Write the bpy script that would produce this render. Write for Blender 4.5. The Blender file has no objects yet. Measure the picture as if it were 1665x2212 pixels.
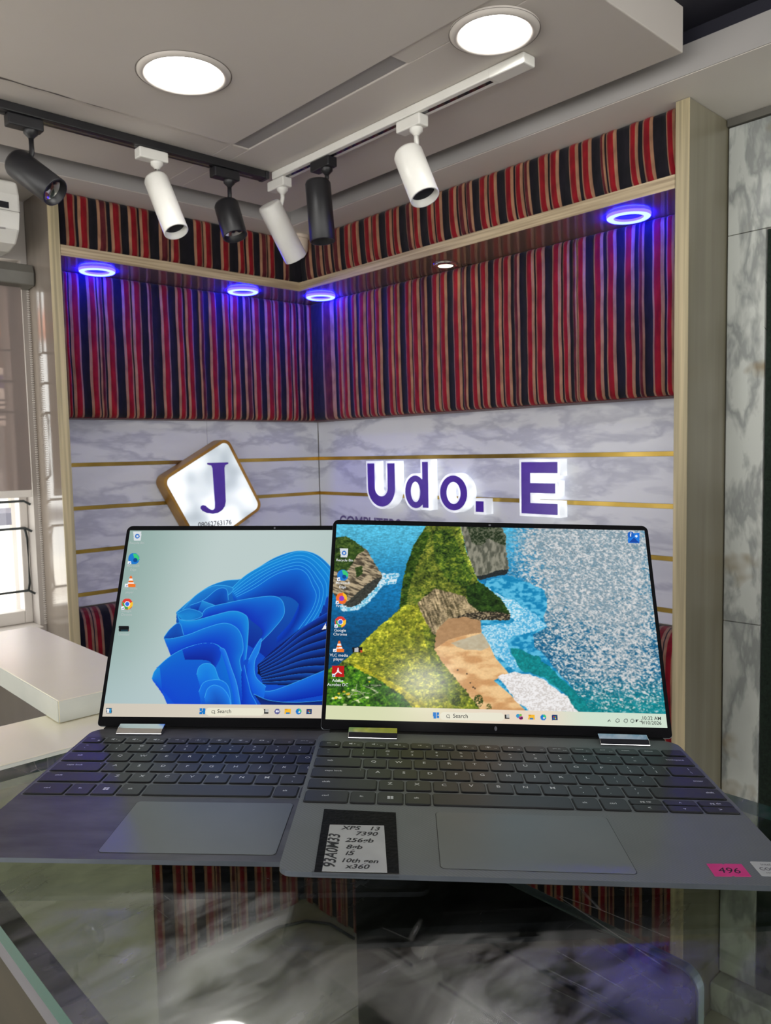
import bpy, bmesh, math, random
import numpy as np
from mathutils import Matrix, Vector, Euler

random.seed(7)
rng = np.random.default_rng(11)
SC = bpy.context.scene
COL = SC.collection

# ------------------------------------------------------------------ camera
cam_data = bpy.data.cameras.new('camera')
cam = bpy.data.objects.new('camera', cam_data)
COL.objects.link(cam)
CF = Vector((0.6759136, 0.7330132, -0.0763703))
CR = Vector((0.7338909, -0.6789353, -0.0212351))
CU = Vector((0.0674161, 0.0416944, 0.9968534))
cam.matrix_world = Matrix(((CR.x, CU.x, -CF.x, -1.9096663), (CR.y, CU.y, -CF.y, -2.4514755),
                           (CR.z, CU.z, -CF.z, 1.34696), (0, 0, 0, 1)))
cam_data.sensor_fit = 'VERTICAL'
cam_data.sensor_height = 24.0
cam_data.lens = 18.3741
cam_data.clip_start = 0.01
cam_data.dof.use_dof = True
cam_data.dof.focus_distance = 0.66
cam_data.dof.aperture_fstop = 16.0
SC.camera = cam

# ------------------------------------------------------------------ world, exposure
SC.view_settings.view_transform = 'Standard'
SC.view_settings.look = 'None'
SC.view_settings.gamma = 1.0
SC.view_settings.use_curve_mapping = False
SC.view_settings.exposure = 0.0
world = bpy.data.worlds.new('world')
SC.world = world
world.use_nodes = True
_bg = world.node_tree.nodes['Background']
_bg.inputs[0].default_value = (1.0, 0.985, 0.95, 1)      # bright hazy daylight
_bg.inputs[1].default_value = 4.2
SC.cycles.use_denoising = True
SC.cycles.max_bounces = 10
SC.cycles.transparent_max_bounces = 16
SC.cycles.glossy_bounces = 4
SC.cycles.caustics_reflective = False
SC.cycles.caustics_refractive = False
SC.cycles.sample_clamp_indirect = 6.0
_sun = bpy.data.lights.new('sun', 'SUN'); _sun.energy = 13.0; _sun.angle = 0.02; _sun.color = (1.0, 0.95, 0.88)
sun = bpy.data.objects.new('sun', _sun); COL.objects.link(sun); sun.rotation_euler = (math.radians(32), 0, math.radians(-12))
LAMP = 32.0          # radiance of the ceiling downlights
RING = 34.0           # radiance of the blue rings

# ------------------------------------------------------------------ material helpers
def mat(name, col, rough=0.5, metal=0.0, spec=0.5, coat=0.0):
    m = bpy.data.materials.new(name); m.use_nodes = True
    b = m.node_tree.nodes['Principled BSDF']
    b.inputs['Base Color'].default_value = (*col, 1)
    b.inputs['Roughness'].default_value = rough
    b.inputs['Metallic'].default_value = metal
    b.inputs['Specular IOR Level'].default_value = spec
    b.inputs['Coat Weight'].default_value = coat
    return m

def nodes(m):
    nt = m.node_tree
    return nt, nt.nodes, nt.links, nt.nodes.get('Principled BSDF')

def N(nt, t, **kw):
    n = nt.nodes.new(t)
    for k, v in kw.items():
        if k in n.inputs: n.inputs[k].default_value = v
        else: setattr(n, k, v)
    return n

def ramp(nt, fac, stops):
    r = nt.nodes.new('ShaderNodeValToRGB')
    cr = r.color_ramp
    while len(cr.elements) > len(stops): cr.elements.remove(cr.elements[-1])
    while len(cr.elements) < len(stops): cr.elements.new(0.5)
    for e, (p, c) in zip(cr.elements, stops):
        e.position = p; e.color = (*c, 1)
    nt.links.new(fac, r.inputs[0])
    return r

def coords(nt, scale=(1, 1, 1), rot=(0, 0, 0)):
    tc = nt.nodes.new('ShaderNodeTexCoord')
    mp = nt.nodes.new('ShaderNodeMapping')
    mp.inputs['Scale'].default_value = scale; mp.inputs['Rotation'].default_value = rot
    nt.links.new(tc.outputs['Object'], mp.inputs[0])
    return mp.outputs[0]

def noisy(name, c1, c2, scale=(8, 8, 8), rough=0.5, bump=0.0, detail=5, metal=0.0, r2=None, spec=0.5, coat=0.0, lo=.35, hi=.65):
    m = mat(name, c1, rough, metal, spec, coat)
    nt, ns, lk, b = nodes(m)
    n = N(nt, 'ShaderNodeTexNoise'); n.inputs['Scale'].default_value = 1.0; n.inputs['Detail'].default_value = detail
    lk.new(coords(nt, scale), n.inputs['Vector'])
    r = ramp(nt, n.outputs[0], [(lo, c1), (hi, c2)])
    lk.new(r.outputs[0], b.inputs['Base Color'])
    if bump:
        bp = N(nt, 'ShaderNodeBump'); bp.inputs['Strength'].default_value = bump; bp.inputs['Distance'].default_value = 0.002
        lk.new(n.outputs[0], bp.inputs['Height']); lk.new(bp.outputs[0], b.inputs['Normal'])
    if r2 is not None:
        mr = N(nt, 'ShaderNodeMapRange'); mr.inputs[3].default_value = rough; mr.inputs[4].default_value = r2
        lk.new(n.outputs[0], mr.inputs[0]); lk.new(mr.outputs[0], b.inputs['Roughness'])
    return m

def emit(name, col, strength):
    m = bpy.data.materials.new(name); m.use_nodes = True
    nt = m.node_tree; nt.nodes.clear()
    e = nt.nodes.new('ShaderNodeEmission'); o = nt.nodes.new('ShaderNodeOutputMaterial')
    e.inputs[0].default_value = (*col, 1); e.inputs[1].default_value = strength
    nt.links.new(e.outputs[0], o.inputs[0])
    return m

def srgb(r, g, b):
    f = lambda c: c / 255 / 12.92 if c / 255 <= 0.04045 else ((c / 255 + 0.055) / 1.055) ** 2.4
    return (f(r), f(g), f(b))

def marble(name, base, vein, scale, rot, rough=0.22, stain=None):
    m = mat(name, base, rough, 0, 0.5)
    nt, ns, lk, b = nodes(m)
    co = coords(nt, scale, rot)
    warp = N(nt, 'ShaderNodeTexNoise'); warp.inputs['Scale'].default_value = 1.3; warp.inputs['Detail'].default_value = 4
    lk.new(co, warp.inputs['Vector'])
    mx = N(nt, 'ShaderNodeMix'); mx.data_type = 'VECTOR'; mx.inputs[0].default_value = 0.35
    lk.new(co, mx.inputs[4]); lk.new(warp.outputs[1], mx.inputs[5])
    n = N(nt, 'ShaderNodeTexNoise'); n.inputs['Scale'].default_value = 1.5; n.inputs['Detail'].default_value = 5; n.inputs['Roughness'].default_value = 0.55
    lk.new(mx.outputs[1], n.inputs['Vector'])
    r1 = ramp(nt, n.outputs[0], [(0.44, base), (0.485, vein), (0.50, vein), (0.56, base)])
    n2 = N(nt, 'ShaderNodeTexNoise'); n2.inputs['Scale'].default_value = 0.9; n2.inputs['Detail'].default_value = 6
    lk.new(co, n2.inputs['Vector'])
    soft = tuple(0.62 * a + 0.38 * v for a, v in zip(base, vein))
    r2 = ramp(nt, n2.outputs[0], [(0.50, (1, 1, 1)), (0.66, tuple(s / x for s, x in zip(soft, base)))])
    mul = N(nt, 'ShaderNodeMix'); mul.data_type = 'RGBA'; mul.blend_type = 'MULTIPLY'; mul.inputs[0].default_value = 1.0
    lk.new(r1.outputs[0], mul.inputs[6]); lk.new(r2.outputs[0], mul.inputs[7])
    out = mul.outputs[2]
    if stain:
        n3 = N(nt, 'ShaderNodeTexNoise'); n3.inputs['Scale'].default_value = 7; n3.inputs['Detail'].default_value = 3
        lk.new(coords(nt), n3.inputs['Vector'])
        r3 = ramp(nt, n3.outputs[0], [(0.62, (0, 0, 0)), (0.75, (1, 1, 1))])
        mm = N(nt, 'ShaderNodeMix'); mm.data_type = 'RGBA'
        lk.new(r3.outputs[0], mm.inputs[0]); lk.new(out, mm.inputs[6]); mm.inputs[7].default_value = (*stain, 1)
        out = mm.outputs[2]
    lk.new(out, b.inputs['Base Color'])
    return m

def wood(name, c1, c2, scale, rough=0.5, coat=0.0, rot=(0, 0, 0)):
    m = noisy(name, c1, c2, scale, rough, 0.03, 4, coat=coat)
    return m

M = {}
M['paint'] = noisy('ceiling_paint', (0.565, 0.52, 0.48), (0.61, 0.565, 0.525), (1.2, 1.2, 1.2), 0.6)
M['paint_grey'] = noisy('soffit_paint', (0.68, 0.64, 0.60), (0.73, 0.69, 0.65), (2, 2, 2), 0.6)
M['navy'] = noisy('navy_ceiling', (0.012, 0.012, 0.022), (0.02, 0.02, 0.034), (2, 2, 2), 0.75)
M['slot'] = mat('slot_grey', (0.34, 0.325, 0.32), 0.7)
M['crack'] = mat('crack_dark', (0.10, 0.085, 0.08), 0.9)
M['plaster'] = noisy('plaster', (0.42, 0.39, 0.36), (0.5, 0.46, 0.43), (3, 3, 3), 0.8)
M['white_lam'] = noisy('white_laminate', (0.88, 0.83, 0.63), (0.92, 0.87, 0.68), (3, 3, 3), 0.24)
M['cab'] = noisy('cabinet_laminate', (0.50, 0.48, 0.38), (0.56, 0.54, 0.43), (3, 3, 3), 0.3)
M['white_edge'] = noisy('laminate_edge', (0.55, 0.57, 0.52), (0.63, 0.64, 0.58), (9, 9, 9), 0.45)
M['ply'] = wood('plywood_edge', srgb(150, 140, 112), srgb(193, 178, 142), (90, 90, 2.2), 0.55)
M['ply_h'] = wood('plywood_edge_level', srgb(150, 132, 106), srgb(196, 178, 146), (4, 4, 160), 0.55)
M['lam_grey'] = noisy('grey_wood_laminate', srgb(112, 107, 90), srgb(132, 127, 110), (16, 16, 0.9), 0.22, 0, 4)
M['lam_brown'] = noisy('brown_laminate', srgb(128, 118, 108), srgb(142, 132, 122), (12, 12, 1.2), 0.10, 0, 4)
M['lam_shelf'] = noisy('shelf_laminate', srgb(118, 94, 78), srgb(132, 106, 90), (3, 3, 20), 0.10)
M['marble'] = marble('wall_marble', srgb(226, 228, 236), srgb(194, 196, 210), (2.4, 2.4, 7.5), (0.25, 0.25, 0.0))
M['tile'] = marble('pillar_marble', srgb(205, 209, 204), srgb(156, 160, 158), (3.5, 8, 3.2), (0.4, 0.2, 0.3), 0.2, srgb(140, 122, 88))
M['gold'] = noisy('brass_strip', srgb(140, 115, 48), srgb(190, 160, 84), (6, 6, 6), 0.28, 0, 3, metal=0.9)
M['gold_sign'] = noisy('sign_gold', srgb(150, 105, 40), srgb(196, 150, 70), (9, 9, 9), 0.3, 0, 3, metal=0.6)
M['green'] = noisy('dark_green_pile', srgb(8, 22, 14), srgb(22, 40, 28), (160, 160, 160), 0.9, 0.6)
M['floor'] = noisy('floor_tile', srgb(168, 166, 148), srgb(188, 186, 168), (5, 5, 5), 0.22, 0, 5)
M['grout'] = mat('grout', srgb(110, 108, 96), 0.9)
M['black_pl'] = noisy('black_plastic', (0.010, 0.010, 0.012), (0.016, 0.016, 0.018), (20, 20, 20), 0.35)
M['black_body'] = noisy('black_lamp_body', (0.008, 0.008, 0.010), (0.012, 0.012, 0.015), (20, 20, 20), 0.42)
M['white_pl'] = noisy('white_plastic', (0.72, 0.71, 0.67), (0.77, 0.76, 0.72), (15, 15, 15), 0.35)
M['cream'] = noisy('cream_plastic', (0.62, 0.52, 0.42), (0.66, 0.56, 0.46), (15, 15, 15), 0.4)
M['chrome'] = mat('polished_metal', (0.80, 0.80, 0.82), 0.12, 1.0)
M['lens'] = mat('lens_dark', (0.02, 0.02, 0.025), 0.05)
M['lamp'] = emit('downlight_glow', (1.0, 0.985, 0.94), LAMP)
M['ring'] = emit('blue_ring_glow', (0.0016, 0.0010, 1.0), RING * 7.0)
M['ring_hot'] = emit('blue_ring_hot_line', (0.022, 0.030, 1.0), RING)
M['ring_core'] = mat('ring_centre', (0.02, 0.02, 0.09), 0.5)
M['warm'] = emit('small_downlight_glow', (1.0, 0.93, 0.62), 9.0)
M['purple'] = noisy('purple_acrylic', srgb(84, 46, 170), srgb(92, 54, 180), (20, 20, 20), 0.25)
def backlit(name, c1, c2, s1, s2, sc):
    m = bpy.data.materials.new(name); m.use_nodes = True
    nt = m.node_tree; b = nt.nodes['Principled BSDF']
    b.inputs['Base Color'].default_value = (0.8, 0.8, 0.8, 1); b.inputs['Roughness'].default_value = 0.3
    n = N(nt, 'ShaderNodeTexNoise'); n.inputs['Scale'].default_value = 1.0; n.inputs['Detail'].default_value = 1.0
    nt.links.new(coords(nt, (sc, sc, sc)), n.inputs['Vector'])
    r = ramp(nt, n.outputs[0], [(0.35, c1), (0.62, c2)])
    mr = N(nt, 'ShaderNodeMapRange'); mr.inputs[1].default_value = 0.35; mr.inputs[2].default_value = 0.62
    mr.inputs[3].default_value = s1; mr.inputs[4].default_value = s2
    nt.links.new(n.outputs[0], mr.inputs[0])
    nt.links.new(r.outputs[0], b.inputs['Emission Color']); nt.links.new(mr.outputs[0], b.inputs['Emission Strength'])
    return m
M['letter_body'] = backlit('letter_body_lit', (0.72, 0.78, 0.85), (0.92, 0.97, 1.0), 0.42, 0.8, 18)
M['sign_face'] = backlit('sign_face_lit', (0.68, 0.80, 0.86), (0.95, 0.99, 1.0), 0.50, 0.95, 9)
M['sign_face'].node_tree.nodes['Principled BSDF'].inputs['Base Color'].default_value = (0.25, 0.26, 0.27, 1)
M['ink'] = mat('black_ink', (0.012, 0.012, 0.014), 0.6)
M['ink_grey'] = mat('grey_print', (0.10, 0.10, 0.12), 0.6)
M['ink_purple'] = mat('purple_print', srgb(96, 80, 130), 0.5)
M['frame'] = noisy('window_frame', (0.62, 0.58, 0.54), (0.68, 0.64, 0.60), (8, 8, 8), 0.35)
M['grille'] = noisy('grille_paint', (0.018, 0.024, 0.026), (0.03, 0.036, 0.036), (30, 30, 30), 0.5)
M['cassette'] = noisy('blind_cassette', srgb(92, 90, 84), srgb(104, 102, 96), (9, 9, 9), 0.4)
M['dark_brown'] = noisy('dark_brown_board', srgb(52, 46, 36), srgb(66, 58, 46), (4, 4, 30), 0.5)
M['alu'] = noisy('grey_rail', srgb(118, 116, 126), srgb(132, 130, 140), (30, 4, 30), 0.35, metal=0.3)

def fabric(name, c1, c2):
    m = noisy(name, c1, c2, (60, 60, 22), 0.95, 0.5, 6, spec=0.15)
    b = m.node_tree.nodes['Principled BSDF']
    b.inputs['Sheen Weight'].default_value = 0.15
    b.inputs['Sheen Roughness'].default_value = 0.5
    return m
M['f_black'] = fabric('fabric_black', (0.006, 0.006, 0.009), (0.012, 0.010, 0.016))
M['f_red'] = fabric('fabric_red', srgb(108, 12, 24), srgb(140, 22, 32))
M['f_tan'] = fabric('fabric_tan', srgb(130, 96, 76), srgb(160, 120, 94))
M['f_maroon'] = fabric('fabric_maroon', srgb(66, 18, 28), srgb(98, 36, 40))
FAB = [M['f_black'], M['f_red'], M['f_tan'], M['f_maroon']]

def sheen(nt, ior):
    """mirror share of a clear sheet, front faces only (the sheet does not bend light)"""
    fr = N(nt, 'ShaderNodeFresnel'); fr.inputs[0].default_value = ior
    ge = nt.nodes.new('ShaderNodeNewGeometry')
    iv = N(nt, 'ShaderNodeMath', operation='SUBTRACT'); iv.inputs[0].default_value = 1.0; nt.links.new(ge.outputs['Backfacing'], iv.inputs[1])
    mu = N(nt, 'ShaderNodeMath', operation='MULTIPLY'); nt.links.new(fr.outputs[0], mu.inputs[0]); nt.links.new(iv.outputs[0], mu.inputs[1])
    return mu
# thin clear sheet: see-through with mirror-like sheen, plus a smudged film that scatters a little
def glass_top(name, tint, film):
    m = bpy.data.materials.new(name); m.use_nodes = True
    nt = m.node_tree; nt.nodes.clear(); lk = nt.links
    out = nt.nodes.new('ShaderNodeOutputMaterial')
    tr = N(nt, 'ShaderNodeBsdfTransparent'); tr.inputs[0].default_value = (*tint, 1)
    gl = N(nt, 'ShaderNodeBsdfGlossy'); gl.inputs['Roughness'].default_value = 0.02
    gr = N(nt, 'ShaderNodeBsdfGlossy'); gr.inputs['Roughness'].default_value = 0.32
    fr = sheen(nt, 1.5)
    n = N(nt, 'ShaderNodeTexNoise'); n.inputs['Scale'].default_value = 1; n.inputs['Detail'].default_value = 6; n.inputs['Roughness'].default_value = 0.62; n.inputs['Distortion'].default_value = 0.6
    lk.new(coords(nt, (14, 34, 9), (0, 0, 0.8)), n.inputs['Vector'])
    r = ramp(nt, n.outputs[0], [(0.42, (0.03,) * 3), (0.66, (1,) * 3)])
    # fine scratches
    w = N(nt, 'ShaderNodeTexVoronoi'); w.feature = 'DISTANCE_TO_EDGE'; w.inputs['Scale'].default_value = 1
    lk.new(coords(nt, (26, 5.5, 9), (0, 0, 0.35)), w.inputs['Vector'])
    sr = ramp(nt, w.outputs[0], [(0.0, (1,) * 3), (0.012, (0,) * 3)])
    sn = N(nt, 'ShaderNodeTexNoise'); sn.inputs['Scale'].default_value = 14; lk.new(coords(nt), sn.inputs['Vector'])
    sm = ramp(nt, sn.outputs[0], [(0.55, (0,) * 3), (0.63, (1,) * 3)])
    sx = N(nt, 'ShaderNodeMath', operation='MULTIPLY'); lk.new(sr.outputs[0], sx.inputs[0]); lk.new(sm.outputs[0], sx.inputs[1])
    mx = N(nt, 'ShaderNodeMixShader'); lk.new(fr.outputs[0], mx.inputs[0]); lk.new(tr.outputs[0], mx.inputs[1]); lk.new(gl.outputs[0], mx.inputs[2])
    fm = N(nt, 'ShaderNodeMath', operation='MULTIPLY'); fm.inputs[1].default_value = film; lk.new(r.outputs[0], fm.inputs[0])
    m2 = N(nt, 'ShaderNodeMixShader'); lk.new(fm.outputs[0], m2.inputs[0]); lk.new(mx.outputs[0], m2.inputs[1]); lk.new(gr.outputs[0], m2.inputs[2])
    df = N(nt, 'ShaderNodeBsdfDiffuse'); df.inputs[0].default_value = (0.55, 0.56, 0.55, 1)
    sc = N(nt, 'ShaderNodeMath', operation='MULTIPLY'); sc.inputs[1].default_value = 0.28; lk.new(sx.outputs[0], sc.inputs[0])
    m3 = N(nt, 'ShaderNodeMixShader'); lk.new(sc.outputs[0], m3.inputs[0]); lk.new(m2.outputs[0], m3.inputs[1]); lk.new(df.outputs[0], m3.inputs[2])
    lk.new(m3.outputs[0], out.inputs[0])
    return m
M['glass'] = glass_top('counter_glass', (0.57, 0.61, 0.545), 0.21)
M['glass_edge'] = mat('glass_edge_green', srgb(52, 98, 94), 0.1)
def clear(name, tint, ior=1.45, body=None, amount=0.0):
    m = bpy.data.materials.new(name); m.use_nodes = True
    nt = m.node_tree; nt.nodes.clear(); lk = nt.links
    out = nt.nodes.new('ShaderNodeOutputMaterial')
    tr = N(nt, 'ShaderNodeBsdfTransparent'); tr.inputs[0].default_value = (*tint, 1)
    gl = N(nt, 'ShaderNodeBsdfGlossy'); gl.inputs['Roughness'].default_value = 0.03
    fr = sheen(nt, ior)
    mx = N(nt, 'ShaderNodeMixShader'); lk.new(fr.outputs[0], mx.inputs[0]); lk.new(tr.outputs[0], mx.inputs[1]); lk.new(gl.outputs[0], mx.inputs[2])
    s = mx
    if body:
        df = N(nt, 'ShaderNodeBsdfDiffuse'); df.inputs[0].default_value = (*body, 1)
        s = N(nt, 'ShaderNodeMixShader'); s.inputs[0].default_value = amount
        lk.new(mx.outputs[0], s.inputs[1]); lk.new(df.outputs[0], s.inputs[2])
    lk.new(s.outputs[0], out.inputs[0])
    return m
M['pane'] = clear('window_glass', (0.93, 0.94, 0.94))
M['screen_cloth'] = clear('blind_cloth', (0.44, 0.39, 0.37), 1.05, (0.42, 0.36, 0.34), 0.42)
M['tape'] = clear('clear_tape', (0.95, 0.95, 0.95), 1.6)

# ------------------------------------------------------------------ object helpers
def link(name, mesh, parent=None, loc=None):
    o = bpy.data.objects.new(name, mesh); COL.objects.link(o)
    if parent is not None: o.parent = parent
    if loc is not None: o.location = loc
    return o

def tag(o, label, cat, group=None):
    o['label'] = label; o['category'] = cat
    if group: o['group'] = group
    return o

def structure(o):
    o['kind'] = 'structure'; return o

def thing(name, label, cat, loc=(0, 0, 0), group=None):
    o = bpy.data.objects.new(name, None); COL.objects.link(o)
    o.empty_display_size = 0.05; o.location = loc
    return tag(o, label, cat, group)

class MB:
    """collects faces, then builds one mesh"""
    def __init__(s): s.v = []; s.f = []; s.m = []; s.sm = []
    def add(s, vs, fs, mi=0, smooth=False):
        k = len(s.v); s.v += [tuple(v) for v in vs]
        for f in fs:
            s.f.append(tuple(i + k for i in f)); s.m.append(mi); s.sm.append(smooth)
        return s
    def box(s, a, b, mi=0):
        x0, y0, z0 = [min(p, q) for p, q in zip(a, b)]; x1, y1, z1 = [max(p, q) for p, q in zip(a, b)]
        vs = [(x0, y0, z0), (x1, y0, z0), (x1, y1, z0), (x0, y1, z0), (x0, y0, z1), (x1, y0, z1), (x1, y1, z1), (x0, y1, z1)]
        return s.add(vs, [(0, 3, 2, 1), (4, 5, 6, 7), (0, 1, 5, 4), (1, 2, 6, 5), (2, 3, 7, 6), (3, 0, 4, 7)], mi)
    def prism(s, poly, z0, z1, mi=0, T=None, top=None, side=None, inset=0.0, smooth=False):
        """poly in xy, extruded along z; T maps a point; inset narrows the upper outline"""
        n = len(poly)
        if inset:
            cx = sum(p[0] for p in poly) / n; cy = sum(p[1] for p in poly) / n
            up = []
            for (x, y) in poly:
                d = math.hypot(x - cx, y - cy) or 1
                up.append((x - (x - cx) / d * inset, y - (y - cy) / d * inset))
        else: up = poly
        vs = [(x, y, z0) for x, y in poly] + [(x, y, z1) for x, y in up]
        if T: vs = [tuple(T(v)) for v in vs]
        top = mi if top is None else top; side = mi if side is None else side
        s.add(vs, [tuple(range(n, 2 * n))], top)
        k = len(s.v) - 2 * n
        s.f.append(tuple(reversed([i + k for i in range(n)]))); s.m.append(mi); s.sm.append(False)
        for i in range(n):
            j = (i + 1) % n
            s.f.append((i + k, j + k, j + n + k, i + n + k)); s.m.append(side); s.sm.append(smooth)
        return s
    def tube(s, path, r, seg=10, mi=0, caps=True, smooth=True):
        P = [Vector(p) for p in path]; rings = []
        R = r if isinstance(r, (list, tuple)) else [r] * len(P)
        up = Vector((0, 0, 1))
        for i, p in enumerate(P):
            d = (P[min(i + 1, len(P) - 1)] - P[max(i - 1, 0)])
            d = d.normalized() if d.length > 1e-9 else rings_d
            rings_d = d
            a = d.cross(up)
            if a.length < 1e-3: a = d.cross(Vector((0, 1, 0)))
            a.normalize(); b = d.cross(a).normalized()
            rings.append([p + (a * math.cos(t) + b * math.sin(t)) * R[i] for t in [2 * math.pi * k / seg for k in range(seg)]])
        vs = [v for r_ in rings for v in r_]
        fs = []
        for i in range(len(P) - 1):
            for k in range(seg):
                a = i * seg + k; b = i * seg + (k + 1) % seg
                fs.append((a, b, b + seg, a + seg))
        k0 = len(s.v)
        s.add(vs, fs, mi, smooth)
        if caps:
            s.f.append(tuple(reversed([k0 + k for k in range(seg)]))); s.m.append(mi); s.sm.append(False)
            s.f.append(tuple([k0 + (len(P) - 1) * seg + k for k in range(seg)])); s.m.append(mi); s.sm.append(False)
        return s
    def lathe(s, prof, o, ax, seg=32, mi=0, smooth=True, mis=None):
        """profile (radius, distance along ax) revolved about ax through o"""
        ax = Vector(ax).normalized(); o = Vector(o)
        a = ax.cross(Vector((0, 0, 1)))
        if a.length < 1e-3: a = Vector((1, 0, 0))
        a.normalize(); b = ax.cross(a)
        vs = []
        for r, h in prof:
            for k in range(seg):
                t = 2 * math.pi * k / seg
                vs.append(o + ax * h + (a * math.cos(t) + b * math.sin(t)) * max(r, 1e-5))
        k0 = len(s.v); s.v += [tuple(v) for v in vs]
        for i in range(len(prof) - 1):
            for k in range(seg):
                p = i * seg + k; q = i * seg + (k + 1) % seg
                s.f.append((k0 + p, k0 + q, k0 + q + seg, k0 + p + seg)); s.m.append(mis[i] if mis else mi); s.sm.append(smooth)
        return s
    def mesh(s, name, mats):
        me = bpy.data.meshes.new(name)
        me.from_pydata(s.v, [], s.f)
        for m in (mats if isinstance(mats, (list, tuple)) else [mats]): me.materials.append(m)
        me.polygons.foreach_set('material_index', s.m)
        me.polygons.foreach_set('use_smooth', s.sm)
        me.validate(clean_customdata=False)
        bm = bmesh.new(); bm.from_mesh(me); bmesh.ops.recalc_face_normals(bm, faces=bm.faces); bm.to_mesh(me); bm.free()
        me.update()
        return me
    def build(s, name, mats, parent=None, bevel=0.0, seg=2):
        o = link(name, s.mesh(name, mats), parent)
        if bevel:
            b = o.modifiers.new('bevel', 'BEVEL'); b.width = bevel; b.segments = seg; b.limit_method = 'ANGLE'; b.angle_limit = math.radians(40)
        return o

def boxo(name, a, b, m, parent=None, bevel=0.0):
    return MB().box(a, b).build(name, m, parent, bevel)

def rrect(x0, y0, x1, y1, r, n=5, rs=None):
    rs = rs or [r] * 4
    pts = []
    for (cx, cy, a0, q) in ((x1 - rs[0], y1 - rs[0], 0, rs[0]), (x0 + rs[1], y1 - rs[1], 90, rs[1]), (x0 + rs[2], y0 + rs[2], 180, rs[2]), (x1 - rs[3], y0 + rs[3], 270, rs[3])):
        for k in range(n + 1):
            a = math.radians(a0 + 90 * k / n)
            pts.append((cx + q * math.cos(a), cy + q * math.sin(a)))
    return pts

_tc = {}
def text_geo(txt, size, bold=0.0, shear=0.0, align='LEFT', spacing=1.0):
    """vertices and faces of flat lettering in the xy plane, baseline at y=0"""
    key = (txt, size, bold, shear, align, spacing)
    if key in _tc: return _tc[key]
    cu = bpy.data.curves.new('text', 'FONT'); cu.body = txt; cu.size = size; cu.offset = bold * size; cu.shear = shear
    cu.align_x = align; cu.space_character = spacing; cu.resolution_u = 3; cu.fill_mode = 'FRONT'
    o = bpy.data.objects.new('text', cu); COL.objects.link(o)
    dg = bpy.context.evaluated_depsgraph_get(); dg.update()
    me = bpy.data.meshes.new_from_object(o.evaluated_get(dg))
    vs = [tuple(v.co) for v in me.vertices]; fs = [tuple(p.vertices) for p in me.polygons]
    bpy.data.objects.remove(o); bpy.data.curves.remove(cu); bpy.data.meshes.remove(me)
    _tc[key] = (vs, fs)
    return _tc[key]

def put_text(mb, txt, size, T, mi=0, **kw):
    vs, fs = text_geo(txt, size, **kw)
    mb.add([tuple(T(v)) for v in vs], fs, mi)

# ================================================================== SETTING
Z_SOF = 2.0696; Z_PAN = 2.0815; Z_CEIL = 2.165
POST_Y = -1.6497; POST_X = -1.1085; SH = 0.2852

# floor with separate tiles
fl = structure(boxo('floor', (-6, -7.5, -0.05), (3.0, 0.12, -0.006), M['grout']))
tm = {}
for i in range(6):
    for j in range(7):
        x0 = -2.95 + i * 0.602 - 0.0; y0 = -4.06 + j * 0.602
        if x0 > 0.6: continue
        k = 'tile'
        if k not in tm: tm[k] = MB().prism(rrect(0, 0, 0.598, 0.598, 0.002, 1), -0.006, 0.0).mesh('floor_tile', M['floor'])
        link('floor_tile', tm[k], fl, (x0, y0, 0))
# dark ceiling above everything
structure(boxo('ceiling', (-6, -7.5, Z_CEIL), (0.8, 0.12, Z_CEIL + 0.1), M['navy']))

# soffit band running along both papered walls
sof = MB()
sof.box((-3.4, -0.3803, Z_SOF), (-0.3803, 0.1, 2.128))
sof.box((-0.3803, -3.6, Z_SOF), (0.12, 0.1, 2.128))
structure(sof.build('trim_1', M['paint_grey']))
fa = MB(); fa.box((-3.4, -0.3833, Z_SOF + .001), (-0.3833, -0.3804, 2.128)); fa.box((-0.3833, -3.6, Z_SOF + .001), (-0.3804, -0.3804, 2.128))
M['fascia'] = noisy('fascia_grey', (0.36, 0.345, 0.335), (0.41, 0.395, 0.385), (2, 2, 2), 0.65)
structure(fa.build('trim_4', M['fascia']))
sb = MB(); sb.box((-3.4, -0.36, 2.1285), (-0.36, 0.1, Z_CEIL)); sb.box((-0.36, -3.6, 2.1285), (0.12, 0.1, Z_CEIL))
structure(sb.build('trim_2', M['navy']))

# lowered ceiling panel with a slot and an inner leaf
PX1 = -0.447; PY1 = -0.464; PY0 = -1.716
pan = MB()
SX0, SX1, SY0, SY1 = -0.8635, -0.813, -1.352, -0.803
pan.box((-3.4, PY0, Z_PAN), (SX0, PY1, Z_CEIL)); pan.box((SX1, PY0, Z_PAN), (PX1, PY1, Z_CEIL))
pan.box((SX0, PY0, Z_PAN), (SX1, SY0, Z_CEIL)); pan.box((SX0, SY1, Z_PAN), (SX1, PY1, Z_CEIL))
panel = structure(pan.build('trim_3', M['paint'], bevel=0.002))
boxo('slot_back', (SX0 + .0002, SY0 + .0002, Z_PAN + 0.003), (SX1 - .0002, SY1 - .0002, Z_PAN + 0.010), M['slot'], panel)
leaf = MB().box((-3.4, PY0 + 0.002, Z_PAN - 0.004), (SX0 - 0.001, -0.8135, Z_PAN - 0.0002))
leaf.build('inner_leaf', M['paint'], panel, bevel=0.001)
ck = MB()
cxs = np.linspace(-1.40, -1.13, 14)
top = [(x, -0.812 + 0.0015 * math.sin(i * 2.1), Z_PAN - 0.0045) for i, x in enumerate(cxs)]
bot = [(x, -0.812 - 0.006 * (1 - i / 13) - 0.0012 * math.sin(i * 1.3), Z_PAN - 0.0045) for i, x in enumerate(cxs)]
ck.add(top + bot, [(i, i + 1, 14 + i + 1, 14 + i) for i in range(13)])
o = ck.build('joint_crack', M['crack'], panel); o['label'] = 'dark open crack along the joint of the ceiling panel'

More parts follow.
